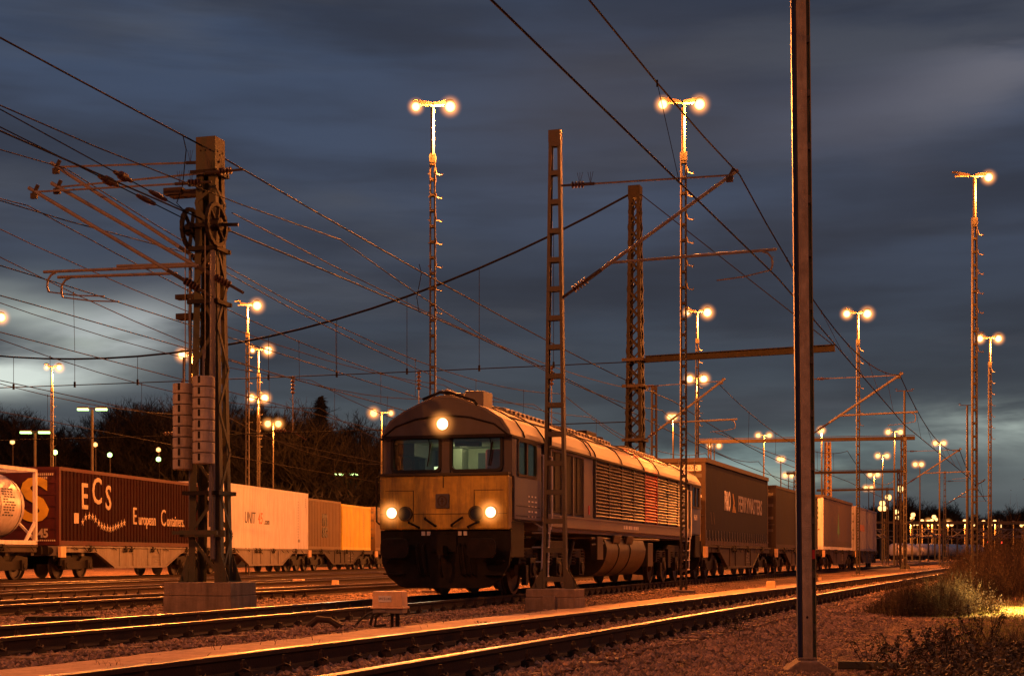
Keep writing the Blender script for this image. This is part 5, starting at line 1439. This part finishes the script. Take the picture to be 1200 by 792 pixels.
q.path([(-.18, -.05, .2), (-.3, -.05, .16), (-.42, -.08, .06), (-.47, -.1, -.01), (-.62, -.12, .0)], .018, 6); q.path([(-.15, .05, .2), (-.26, .06, .15), (-.29, .06, .05), (-.3, .06, -.02)], .02, 6); q.path([(-.1, .05, .2), (-.2, .02, .13), (-.22, .02, -.01), (-.05, -.05, .01)], .02, 6)
q.build('cable', 'cable', r, smooth=True)
def small_box(label, px, py, w, h):
    Y = F * CZ / (py - HZ); x = (px - 600) * Y / F
    r = thing('marker_block', label, 'marker block', (x, Y, 0), -.25)
    q = MB(); q.prism([(-w / 2, -.03), (w / 2, -.03), (w / 2 * .94, h), (-w / 2 * .94, h)], -w * .3, w * .3); q.build('block', 'relaybox', r, bevel=.01)
small_box('small pale concrete block on the walkway right of the rear cab', 903.5, 689.5, .27, .22)
small_box('small pale block on the far ballast left of the locomotive', 350, 685.5, .36, .2)
small_box('tiny pale block on the walkway just right of the nearest mast', 960, 679, .2, .1)
small_box('rough pale lump on the far ballast beside the pale block', 393, 684.5, .22, .14)
# trackside debris: flat sleeper end and pipe
q = MB(); q.prism([(-.55, 0), (.55, 0), (.5, .07), (-.5, .07)], -.1, .1); o = q.build('old_plank', 'bark', None); o.location = (-6.75, 22.4, -.02); o.rotation_euler = (0, 0, .12)
tag(o, 'dark old plank lying on the ballast beside the counterweight mast block', 'plank')
q = MB(); q.path([(-.25, 0, .02), (-.12, .02, .14), (.05, 0, .12), (.2, -.03, .03)], .045, 7); o = q.build('bent_pipe', 'clip', None, smooth=True); o.location = (-2.45, 19.7, -.02); tag(o, 'short bent pipe sticking out between the rails of the locomotive track', 'pipe')
q = MB(); q.bar((0, 0, 0), (.9, -.55, .02), .09, .07); o = q.build('old_beam', 'greensteel', None, bevel=.01); o.location = (2.85, 13.0, .0); tag(o, 'weathered steel bar lying at the foot of the nearest mast', 'bar')

# ------------------------------------------------------------------ trees
def tree_mesh(seed, h, spread=.5, twigs=5200):
    rr = random.Random(seed); tr = MB(); segs = []
    def grow(p, d, ln, r, lvl):
        n = 3 if lvl < 3 else 2; pts = [p]; q = p; dd = d
        for i in range(n):
            dd = (dd + Vector((rr.uniform(-1, 1), rr.uniform(-1, 1), rr.uniform(-.3, .6))) * (.13 + .05 * lvl)).normalized()
            q = q + dd * ln / n; pts.append(q)
        tr.path(pts, [r * (1 - .4 * i / n) for i in range(n + 1)], 5 if lvl < 2 else 3, caps=False)
        if lvl >= 3: segs.append((pts, r))
        if lvl >= 5: return
        k = rr.choice((3, 4)) if lvl < 4 else 3
        for j in range(k):
            a = rr.uniform(0, 2 * PI); t = rr.uniform(.35, .9) if lvl < 2 else rr.uniform(.5, .85)
            nd = (dd + (Vector((math.cos(a), math.sin(a), rr.uniform(-.1, .5)))) * rr.uniform(spread, spread * 1.5)).normalized()
            i = max(1, min(n, int(round(rr.uniform(.4, 1) * n))))
            grow(pts[i], nd, ln * rr.uniform(.6, .8), r * .55, lvl + 1)
    grow(Vector((0, 0, 0)), Vector((0, 0, 1)), h * .34, h * .022, 0)
    for i in range(2): grow(Vector((0, 0, h * .2)), Vector((rr.uniform(-.5, .5), rr.uniform(-.5, .5), 1)).normalized(), h * .3, h * .014, 1)
    tw = MB(); per = max(1, int(twigs / max(1, len(segs))))
    for pts, r in segs:
        for k in range(per):
            i = rr.randrange(len(pts) - 1); a = pts[i] + (pts[i + 1] - pts[i]) * rr.random()
            d = (pts[-1] - pts[0]).normalized() + Vector((rr.uniform(-1, 1), rr.uniform(-1, 1), rr.uniform(-.6, 1))) * .9
            b = a + d.normalized() * h * rr.uniform(.03, .085); s = Vector((rr.uniform(-1, 1), rr.uniform(-1, 1), 0)) * .035
            tw.add([a - s, a + s, b], [(0, 1, 2)])
            m = a + (b - a) * .5; b2 = m + Vector((rr.uniform(-1, 1), rr.uniform(-1, 1), rr.uniform(-.3, 1))) * h * .03
            tw.add([m - s * .7, m + s * .7, b2], [(0, 1, 2)])
    return tr, tw
TREES = []
def make_tree(seed, h, spread):
    r = thing('bare_tree', 'leafless tree in the dark belt', 'tree', (0, 0, 0), 0, 'leafless trees behind the left train')
    a, b = tree_mesh(seed, h, spread); a.build('trunk', 'bark', r, fix=False); b.build('crown', 'twig', r, fix=False); return r
def conifer(h):
    rr = random.Random(5); r = thing('fir_tree', 'pointed dark conifer standing higher than the bare trees around it', 'tree')
    t = MB(); t.path([(0, 0, 0), (0, 0, h)], [.25, .03], 6); t.build('trunk', 'bark', r)
    c = MB()
    for i in range(2600):
        z = h * (.12 + .88 * rr.random() ** .8); R_ = (h - z) * .30 * rr.uniform(.3, 1.1) + .1; a = rr.uniform(0, 2 * PI); p = Vector((math.cos(a) * R_, math.sin(a) * R_, z - R_ * .35))
        d = Vector((math.cos(a), math.sin(a), rr.uniform(-.6, .1))) * rr.uniform(.4, .9); s = Vector((-math.sin(a), math.cos(a), rr.uniform(-.3, .3))) * .16
        c.add([p - d * .5 - s, p - d * .5 + s, p + d], [(0, 1, 2)])
    c.build('crown', 'fir', r, fix=False); return r
protos = [make_tree(i * 13 + 3, 16, (.50, .62, .42, .7, .55)[i]) for i in range(5)]
used = [False] * 5
prof = [(-120, 476), (-50, 470), (10, 468), (45, 476), (60, 486), (90, 492), (120, 480), (150, 462), (190, 456), (230, 454), (300, 460), (370, 462), (410, 478), (440, 498), (480, 505), (560, 515), (700, 560)]
def interp(x):
    for (a, b), (c, d) in zip(prof, prof[1:]):
        if a <= x <= c: return b + (d - b) * (x - a) / (c - a)
    return prof[-1][1]
def plant_tree(px, ty, Y, base, i, label, grp):
    k = i % 5
    if not used[k]: o = protos[k]; used[k] = True
    else: o = copy_tree(protos[k])
    top = CZ + (HZ - ty) * Y / F; s = (top - base) / 16.0 / 1.02
    o.location = ((px - 600) * Y / F, Y, base); o.rotation_euler = (0, 0, R.uniform(0, 6.28)); o.scale = (s * 1.15, s * 1.15, s)
    o['label'] = label; o['group'] = grp
    return o
def hillz(x, y):
    ax = (x + 60) / 75
    return 9.0 * math.exp(-ax * ax * .7) * smooth(128, 190, y) * (1 - smooth(-35, 10, x)) + .6 * noise2(x * .1, y * .1) * smooth(128, 160, y) - .3
i = 0; px = -70
while px < 560:
    for Y, dy in ((150, 6), (178, 0)):
        x_ = px + R.uniform(-9, 9) + (12 if Y > 160 else 0)
        ty = interp(x_) + dy + R.uniform(-4, 9)
        X = (x_ - 600) * Y / F
        plant_tree(x_, ty, Y, hillz(X, Y), i, 'leafless tree in the dark belt behind the left train', 'leafless trees behind the left train'); i += 1
    px += 27
cf = conifer(9.0); Y = 172; X = (376 - 600) * Y / F; cf.location = (X, Y, hillz(X, Y) + 5); cf.scale = (1.1, 1.1, (CZ + (HZ - 452) * Y / F - hillz(X, Y) - 5) / 9.0)
cf.location.z = hillz(X, Y) ; cf.scale.z = (CZ + (HZ - 466) * Y / F - hillz(X, Y)) / 9.0; cf.scale.x = cf.scale.y = 1.15
# hill behind
mb = MB(); nx, ny = 70, 22
for j in range(ny):
    for k in range(nx):
        x = -190 + 230 * k / (nx - 1); y = 126 + 130 * j / (ny - 1)
        mb.v.append((x, y, hillz(x, y) + (2.5 * smooth(150, 210, y) * math.exp(-((x + 60) / 90) ** 2)) + .5 * R.uniform(-1, 1) - .2))
mb.f = [(j * nx + k, j * nx + k + 1, (j + 1) * nx + k + 1, (j + 1) * nx + k) for j in range(ny - 1) for k in range(nx - 1)]; mb.mi = [0] * len(mb.f)
tag(mb.build('hillside', 'hill', smooth=True), kind='structure')
# undergrowth that closes the belt
def thicket(name, label, x0, x1, y0, y1, hfun, n, m, zf, w=.12, ln=(1.2, 3.0)):
    mb = MB()
    for q in range(n):
        x = R.uniform(x0, x1); y = R.uniform(y0, y1); b = zf(x, y); H = hfun(x, y); z = b + H * R.random() ** .8
        p = Vector((x, y, z)); d = Vector((R.uniform(-1, 1), R.uniform(-1, 1), R.uniform(-.2, 1.2))).normalized() * R.uniform(*ln); s = Vector((R.uniform(-1, 1), R.uniform(-.3, .3), R.uniform(-.4, .4))) * w
        mb.add([p - s, p + s, p + d], [(0, 1, 2)])
    return tag(mb.build(name, m, fix=False), label, 'undergrowth', kind='stuff')
thicket('undergrowth', 'tangled dark undergrowth filling the belt behind the left train', -125, 12, 140, 195, lambda x, y: 6.5 if x < -15 else 5.0, 90000, 'hill', hillz, .13, (.7, 1.8))
# right horizon wood
prof2 = [(980, 592), (1040, 588), (1062, 574), (1078, 590), (1096, 584), (1112, 588), (1125, 600), (1150, 598), (1170, 590), (1200, 586), (1260, 584)]
prof = prof2; px = 985
while px < 1260:
    for Y, dy in ((600, 4), (640, 0)):
        x_ = px + R.uniform(-4, 4); plant_tree(x_, interp(x_) + dy + R.uniform(-2, 5), Y, -.2, i, 'leafless tree in the wood on the right horizon', 'leafless trees on the right horizon'); i += 1
    px += 11
thicket('undergrowth', 'dark mass of the wood below the tree tops on the right horizon', 120, 260, 590, 660, lambda x, y: 14, 36000, 'hill', lambda x, y: -.2, .45, (1.5, 3.6))

# ------------------------------------------------------------------ brushwood on the right
def weed_mesh(seed, h, rad, n, lean=.35, w=.006):
    rr = random.Random(seed); st = MB(); lf = MB()
    for k in range(n):
        a = rr.uniform(0, 2 * PI); q = rad * rr.random() ** .6; p = Vector((math.cos(a) * q, math.sin(a) * q, 0))
        H = h * (1 - .6 * (q / rad) ** 1.5) * (.75 + .35 * math.sin(a * 3 + seed)) * rr.uniform(.35, 1.15) * (1.5 if rr.random() < .04 else 1); d = Vector((math.cos(a) * lean * rr.random() + rr.uniform(-.15, .15), math.sin(a) * lean * rr.random() + rr.uniform(-.15, .15), 1)).normalized()
        pts = [p]; 
        for i in range(3):
            d = (d + Vector((rr.uniform(-1, 1), rr.uniform(-1, 1), -.1)) * .13).normalized(); pts.append(pts[-1] + d * H / 3)
        s = Vector((-math.sin(a * 3), math.cos(a * 3), 0)) * w
        for i in range(3):
            w0, w1 = 1 - i * .25, 1 - (i + 1) * .28
            st.add([pts[i] - s * w0, pts[i] + s * w0, pts[i + 1] + s * w1, pts[i + 1] - s * w1], [(0, 1, 2, 3)])
        for j in range(7):
            i = rr.choice((1, 2, 2)); b = pts[i] + (pts[min(3, i + 1)] - pts[i]) * rr.random(); e = b + (d + Vector((rr.uniform(-1, 1), rr.uniform(-1, 1), rr.uniform(-.2, .8))) * .9).normalized() * H * rr.uniform(.08, .26)
            st.add([b - s * .6, b + s * .6, e], [(0, 1, 2)])
            if rr.random() < .6:
                z = rr.uniform(.010, .022); u = Vector((rr.uniform(-1, 1), rr.uniform(-1, 1), rr.uniform(-1, 1))) * z; v = Vector((rr.uniform(-1, 1), rr.uniform(-1, 1), rr.uniform(-1, 1))) * z
                lf.add([e - u, e + v, e + u, e - v], [(0, 1, 2, 3)])
    return st, lf
WP = []
for k, (h, rad, n, m1, m2) in enumerate(((1.5, 1.3, 1500, 'brush', 'brush'), (1.2, 1.2, 1400, 'drygrass', 'brush'), (.9, 1.0, 1100, 'drygrass', 'leaf'))):
    r = thing('shrub', 'x', 'shrub'); a, b = weed_mesh(40 + k, h, rad, n, w=.005 + .001 * k)
    a.build('stems', m1, r, fix=False); b.build('foliage', m2, r, fix=False); WP.append(r)
GS = 'brown winter shrubs on the right bank'
shr = [  # px, base y, kind, scale, label
 (1075, 682, 0, 1.15, 'brown shrub where the near rails disappear'), (1102, 690, 1, 1.1, 'loose tawny shrub left of the lit grass, in the second row'), (1128, 684, 0, 1.35, 'tall brown shrub under the single-lamp pole'),
 (1160, 680, 0, 1.4, 'large reddish brown shrub in front of the pole pair'), (1192, 682, 0, 1.4, 'large brown shrub cut by the right edge'), (1085, 712, 1, .95, 'tawny weed clump on the gravel edge'),
 (1112, 716, 1, .95, 'pale tawny clump touched by the yellow light'), (1140, 700, 1, 1.1, 'tawny shrub just above the lit grass'), (1060, 700, 2, .8, 'low weed clump nearest the near track on the right bank'),
 (1175, 694, 0, 1.0, 'brown shrub behind the lit grass'), (1210, 698, 0, 1.1, 'brown shrub behind the lit grass at the right edge'), (1048, 672, 0, .9, 'small dark shrub at the bend of the near rails'), (1100, 668, 0, 1.3, 'far brown shrub below the distant portals'), (1145, 664, 0, 1.6, 'far brown shrub below the two red signal lights'), (1190, 664, 0, 1.7, 'far brown shrub at the right edge'), (1230, 672, 0, 1.6, 'brown shrub outside the right edge')]
rs = random.Random(99)
for i_ in range(26):
    px_ = rs.uniform(1030, 1215); py_ = rs.uniform(672, 700) if px_ > 1100 else rs.uniform(672, 722)
    shr.append((px_, py_, rs.choice((0, 1, 2, 2)), rs.uniform(.35, 1.0), 'small loose clump among the shrubs of the right bank'))
done = set()
for px, py, k, s, lb in shr:
    Y = F * CZ / (py - HZ); Y = min(Y, 62)
    o = WP[k] if k not in done else copy_tree(WP[k]); done.add(k)
    X = (px - 600) * Y / F; s *= .66 + max(0, Y - 30) * .006
    if lat('near', X, Y) < 2.6: X = cx('near', Y) + 3.0
    o.location = (X, Y, gz(X, Y)); o.rotation_euler = (0, 0, R.uniform(0, 6)); o.scale = (s * R.uniform(.8, 1.2), s * R.uniform(.8, 1.2), s * R.uniform(.75, 1.05)); o['label'] = lb; o['group'] = GS if not lb.startswith('small loose') else 'small clumps among the shrubs'
# dry weeds, grass and litter
def scatter_blades(name, label, cat, m, n, rect, h, w, cond, lean=.5, leaf=False):
    mb = MB(); k = 0; tries = 0
    while k < n and tries < n * 30:
        tries += 1
        Y = rect[2] * (rect[3] / rect[2]) ** R.random(); X = Y * R.uniform(rect[0], rect[1])
        if R.random() > cond(X, Y): continue
        k += 1; z = gz(X, Y); H = R.uniform(*h); a = R.uniform(0, 6.28)
        p = Vector((X, Y, z)); s = Vector((math.cos(a), math.sin(a), 0)) * w * R.uniform(.6, 1.3)
        if leaf:
            p.z += R.uniform(0, h[1]); u = Vector((R.uniform(-1, 1), R.uniform(-1, 1), R.uniform(-.5, .8))).normalized() * w; v = u.cross(Vector((R.uniform(-1, 1), R.uniform(-1, 1), 1))).normalized() * w * .55
            mb.add([p - u, p - v * .8 + u * .1, p + u, p + v * .8 + u * .1], [(0, 1, 2, 3)])
        else:
            d = Vector((R.uniform(-lean, lean), R.uniform(-lean, lean), 1)).normalized() * H
            mid = p + d * .55; tip = p + d + Vector((d.x, d.y, -.1)) * .35
            mb.add([p - s, p + s, mid + s * .6, mid - s * .6, tip], [(0, 1, 2, 3), (3, 2, 4)])
    return tag(mb.build(name, m, fix=False), label, cat, kind='stuff')
def bank(X, Y):
    l = lat('near', X, Y); return smooth(3.4, 6.0, l) * (.35 + .65 * smooth(-.2, .5, noise2(X * .8, Y * .8)))
def nearbank(X, Y):
    l = lat('near', X, Y); return smooth(3.2, 4.8, l) * smooth(.14, .26, X / Y) * (0 if (X / Y > .295 and Y > 13.5) else 1)
scatter_blades('dry_grass', 'dry grass and weeds covering the right bank', 'grass', 'drygrass', 42000, (.15, .42, 8.5, 60), (.06, .30), .004, lambda X, Y: bank(X, Y) * (.08 if (X / Y > .292 and 16 < Y < 31) else 1))
scatter_blades('leaf_litter', 'dead leaves and low weeds in the right foreground', 'leaf litter', 'litter', 15000, (.15, .42, 8, 26), (0, .10), .028, nearbank, leaf=True)
scatter_blades('ground_cover', 'small dull leaves of low plants in the right foreground', 'ground cover', 'leaf', 9000, (.20, .42, 8, 22), (0, .22), .026, nearbank, leaf=True)
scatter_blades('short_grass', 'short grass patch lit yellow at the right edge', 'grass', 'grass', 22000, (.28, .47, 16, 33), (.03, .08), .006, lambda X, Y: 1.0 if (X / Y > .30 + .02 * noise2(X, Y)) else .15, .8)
scatter_blades('track_weeds', 'sparse weeds sprouting in the ballast', 'weeds', 'drygrass', 900, (-.36, .2, 9, 30), (.05, .18), .005, lambda X, Y: 1 if noise2(X * 3, Y * 2.2) > .75 else 0.02)
# low foreground plants with dark leaves
def leafy_plant(seed, h):
    rr = random.Random(seed); r = thing('leafy_weed', 'x', 'weed'); st = MB(); lf = MB()
    for k in range(9):
        a = rr.uniform(0, 6.28); d = Vector((math.cos(a) * .45, math.sin(a) * .45, 1)).normalized(); p = Vector((math.cos(a) * .05, math.sin(a) * .05, -.02)); pts = [p]
        for i in range(4): d = (d + Vector((rr.uniform(-1, 1), rr.uniform(-1, 1), 0)) * .16).normalized(); pts.append(pts[-1] + d * h / 4 * rr.uniform(.7, 1.1))
        st.path(pts, [.005, .004, .0035, .003, .002], 4)
        for i in range(1, 5):
            for j in range(4):
                b = pts[i] + (pts[i] - pts[i - 1]) * rr.uniform(-.6, 0); aa = rr.uniform(0, 6.28); u = Vector((math.cos(aa), math.sin(aa), rr.uniform(-.5, .4))) * rr.uniform(.03, .06); v = u.cross(Vector((rr.uniform(-.4, .4), rr.uniform(-.4, .4), 1))).normalized() * .016
                c_ = b + u; dn = Vector((0, 0, -.012))
                lf.add([b, b + u * .5 + v, c_ + dn, b + u * .5 - v], [(0, 1, 2, 3)])
    st.build('stems', 'bark', r, fix=False); lf.build('foliage', 'leaf', r, fix=False); return r
LP = [leafy_plant(70 + k, h) for k, h in enumerate((.55, .42, .33))]
done = set(); j = 0
for px, py, k, s in ((1148, 755, 0, 1.0), (1160, 748, 0, .8), (1126, 770, 1, 1), (1180, 776, 2, .8), (1098, 775, 1, 1), (1058, 782, 2, 1), (1205, 768, 2, .6), (1150, 785, 0, .8), (1110, 790, 2, 1.1), (1178, 796, 2, 1), (1020, 774, 2, .9), (1082, 758, 2, 1), (1135, 742, 2, 1), (1205, 788, 2, .9), (1040, 762, 2, .8), (860, 745, 2, .9), (566, 735, 2, .5), (700, 738, 2, .6)):
    Y = F * (CZ) / (py - HZ); X = (px - 600) * Y / F
    o = LP[k] if k not in done else copy_tree(LP[k]); done.add(k); j += 1
    s *= 1.0; o.location = (X, Y, gz(X, Y)); o.scale = (s, s, s); o.rotation_euler = (0, 0, R.uniform(0, 6))
    o['label'] = 'low leafy weed among the dead leaves of the right foreground' if px > 1000 else 'small leafy weed on the gravel'
    o['group'] = 'leafy weeds of the right foreground' if px > 1000 else 'leafy weeds on the gravel'

# yellow light on the grass, from an added lamp standing in for car headlights
g = Vector((10.9, 25.6, .0)); s_ = Vector((11.9, 25.6, 5.0))
r = thing('ground_floodlight', 'floodlight out of view right of the frame, standing in for car headlights', 'added floodlight', (s_.x, s_.y, 0), 0)
q = MB(); q.tube((0, 0, -.05), (0, 0, 4.9), .04, 8); q.build('post', 'darksteel', r)
q = MB(); q.box(-.1, .16, -.16, .16, 4.88, 5.12); q.build('lamp_head', 'darksteel', r, bevel=.01)
q = MB(); q.box(-.112, -.102, -.13, .13, 4.9, 5.1); q.build('lamp', 'sodium', r)
l = bpy.data.lights.new('grass_beam', 'SPOT'); l.energy = 60000; l.color = (1, .62, .18); l.spot_size = 1.28; l.spot_blend = .9; l.shadow_soft_size = .1
o = bpy.data.objects.new('grass_beam', l); C.objects.link(o); o.location = s_ + Vector((-.2, 0, 0)); o.rotation_euler = (g - s_).to_track_quat('-Z', 'Y').to_euler()

# ------------------------------------------------------------------ sky
def build_world():
    w = bpy.data.worlds.new('World'); bpy.context.scene.world = w; w.use_nodes = True
    nt = w.node_tree; N = nt.nodes; L = nt.links; N.clear()
    out = N.new('ShaderNodeOutputWorld'); bg = N.new('ShaderNodeBackground'); L.new(bg.outputs[0], out.inputs[0])
    tc = N.new('ShaderNodeTexCoord')
    def vm(op, a, b=None, s=None):
        n = N.new('ShaderNodeVectorMath'); n.operation = op
        for i, v in enumerate((a, b)):
            if v is None: continue
            if hasattr(v, 'node'): L.new(v, n.inputs[i])
            else: n.inputs[i].default_value = v
        if s is not None:
            if hasattr(s, 'node'): L.new(s, n.inputs['Scale'])
            else: n.inputs['Scale'].default_value = s
        return n.outputs[0]
    def mt(op, a, b=0.0, c=0.0):
        n = N.new('ShaderNodeMath'); n.operation = op
        for i, v in enumerate((a, b, c)):
            if hasattr(v, 'node'): L.new(v, n.inputs[i])
            else: n.inputs[i].default_value = v
        return n.outputs[0]
    D = tc.outputs['Generated']
    sp = N.new('ShaderNodeSeparateXYZ'); L.new(D, sp.inputs[0]); X, Yc, Z = sp.outputs
    # cloud-deck coordinates: azimuth-like and elevation-like
    az = mt('ARCTAN2', X, Yc); el = mt('ARCSINE', Z)
    cb = N.new('ShaderNodeCombineXYZ'); L.new(az, cb.inputs[0]); L.new(el, cb.inputs[1])
    def noise(scale, sx, sy, rot, det=6, rough=.5, off=0, dist=0.0):
        mp = N.new('ShaderNodeMapping'); mp.inputs['Scale'].default_value = (sx, sy, 1); mp.inputs['Rotation'].default_value = (0, 0, rot); mp.inputs['Location'].default_value = (off, off * .7, off)
        L.new(cb.outputs[0], mp.inputs[0]); n = N.new('ShaderNodeTexNoise'); n.inputs['Scale'].default_value = scale; n.inputs['Detail'].default_value = det; n.inputs['Roughness'].default_value = rough; n.inputs['Distortion'].default_value = dist
        L.new(mp.outputs[0], n.inputs['Vector']); return n.outputs['Fac']
    def mr(v, a, b, c=0., d=1.):
        n = N.new('ShaderNodeMapRange'); n.interpolation_type = 'SMOOTHSTEP'; L.new(v, n.inputs['Value'])
        for k, q in (('From Min', a), ('From Max', b), ('To Min', c), ('To Max', d)): n.inputs[k].default_value = q
        return n.outputs[0]
    # base by elevation (sRGB-like values below are linear)
    rp = N.new('ShaderNodeValToRGB'); rp.color_ramp.interpolation = 'B_SPLINE'
    L.new(mr(el, -.02, .42), rp.inputs[0])
    e = rp.color_ramp.elements; stops = [(0, (.075, .088, .094)), (.12, (.078, .098, .112)), (.24, (.052, .065, .086)), (.42, (.042, .052, .078)), (.62, (.060, .078, .124)), (.85, (.050, .073, .128)), (1, (.044, .064, .113))]
    e[0].position, e[0].color = 0, lin(stops[0][1]); e[1].position, e[1].color = 1, lin(stops[-1][1])
    for p_, c_ in stops[1:-1]: q = e.new(p_); q.color = lin(c_)
    base = rp.outputs[0]
    def mix(fac, a, b, mode='MIX'):
        n = N.new('ShaderNodeMix'); n.data_type = 'RGBA'; n.blend_type = mode
        if hasattr(fac, 'node'): L.new(fac, n.inputs['Factor'])
        else: n.inputs['Factor'].default_value = fac
        for k, v in (('A', a), ('B', b)):
            if hasattr(v, 'node'): L.new(v, n.inputs[k])
            else: n.inputs[k].default_value = lin(v)
        return n.outputs['Result']
    # soft dark bands
    col = mix(mr(noise(2.6, 1.0, 4.6, .06, 5, .5, 3.1), .40, .62, 0, .62), base, (.024, .025, .034))
    col = mix(mr(noise(3.2, 1.2, 6.5, .2, 5, .5, 9.2), .46, .68, 0, .50), col, (.085, .092, .112))
    col = mix(mr(noise(6.5, 1.0, 9.0, .12, 4, .5, 21.0), .45, .70, 0, .30), col, (.026, .027, .036))
    # brighter rifts placed as patches of thin cloud
    def blob(a0, e0, sa, se, rot=0.0):
        dx = mt('SUBTRACT', az, a0); dy = mt('SUBTRACT', el, e0)
        c_, s_ = math.cos(rot), math.sin(rot)
        u = mt('DIVIDE', mt('ADD', mt('MULTIPLY', dx, c_), mt('MULTIPLY', dy, s_)), sa)
        v = mt('DIVIDE', mt('SUBTRACT', mt('MULTIPLY', dy, c_), mt('MULTIPLY', dx, s_)), se)
        r2 = mt('ADD', mt('MULTIPLY', u, u), mt('MULTIPLY', v, v))
        return mt('POWER', 2.718, mt('MULTIPLY', r2, -1.0))
    wisp = mr(noise(4.5, 1.0, 5.0, .12, 6, .55, 1.7, .3), .36, .62, 0.05, 1)
    wisp2 = mr(noise(3.0, 1.0, 3.0, -.3, 5, .5, 5.7, .3), .34, .62, 0.1, 1)
    def px(x, y): return math.atan((x - 600) / F), math.atan((HZ - y) / F)
    for (x, y, sa, se, rot, c_, amt, wz) in (
        (45, 388, .050, .016, -.25, (.72, .80, .70), 1.9, wisp2), (5, 452, .05, .010, .05, (.72, .80, .72), 1.6, wisp), (120, 408, .05, .018, .3, (.50, .54, .54), 1.1, wisp), (50, 350, .03, .03, .5, (.20, .24, .26), .55, wisp2),
        (860, 540, .11, .016, .03, (.24, .33, .32), 1.3, wisp), (905, 568, .07, .010, .0, (.40, .46, .36), 1.1, wisp), (1185, 508, .055, .018, -.05, (.34, .40, .37), 1.35, wisp), (1195, 560, .06, .020, 0, (.17, .20, .20), .6, wisp2),
        (1100, 128, .12, .022, .18, (.115, .12, .16), .7, wisp), (1190, 105, .07, .022, .3, (.15, .15, .18), .8, wisp), (700, 130, .12, .06, 0, (.075, .070, .085), .55, wisp2), (960, 200, .10, .04, .3, (.080, .080, .105), .6, wisp2), (560, 500, .10, .012, 0, (.10, .12, .13), .7, wisp)):
        a0, e0 = px(x, y); f = mt('MULTIPLY', mt('MULTIPLY', blob(a0, e0, sa, se, rot), wz), amt)
        n = N.new('ShaderNodeClamp'); L.new(f, n.inputs[0]); col = mix(n.outputs[0], col, c_)
    # remaining twilight from the physical sky, very low
    sk = N.new('ShaderNodeTexSky'); sk.sky_type = 'NISHITA'; sk.sun_disc = False; sk.sun_elevation = math.radians(-4.5); sk.sun_rotation = math.radians(-25)
    col = mix(1.0, col, vm('SCALE', sk.outputs[0], None, .05), 'ADD')
    L.new(col, bg.inputs[0]); bg.inputs[1].default_value = 1.0
build_world()

for m in bpy.data.materials:
    if m.name.startswith('lit ') or m.name.startswith('red signal'): m.cycles.emission_sampling = 'NONE'
cam = bpy.data.cameras.new('camera'); co = bpy.data.objects.new('camera', cam); C.objects.link(co)
cam.sensor_width = 36; cam.lens = 36 * F / 1200; cam.shift_y = (HZ - 396) / 1200; cam.clip_end = 4000; cam.clip_start = .1
co.location = (0, 0, CZ); co.rotation_euler = (PI / 2, 0, 0)
sc = bpy.context.scene; sc.camera = co
sc.view_settings.view_transform = 'Standard'; sc.view_settings.look = 'None'; sc.view_settings.exposure = 0
sc.cycles.max_bounces = 4; sc.cycles.transparent_max_bounces = 12; sc.cycles.sample_clamp_indirect = 3
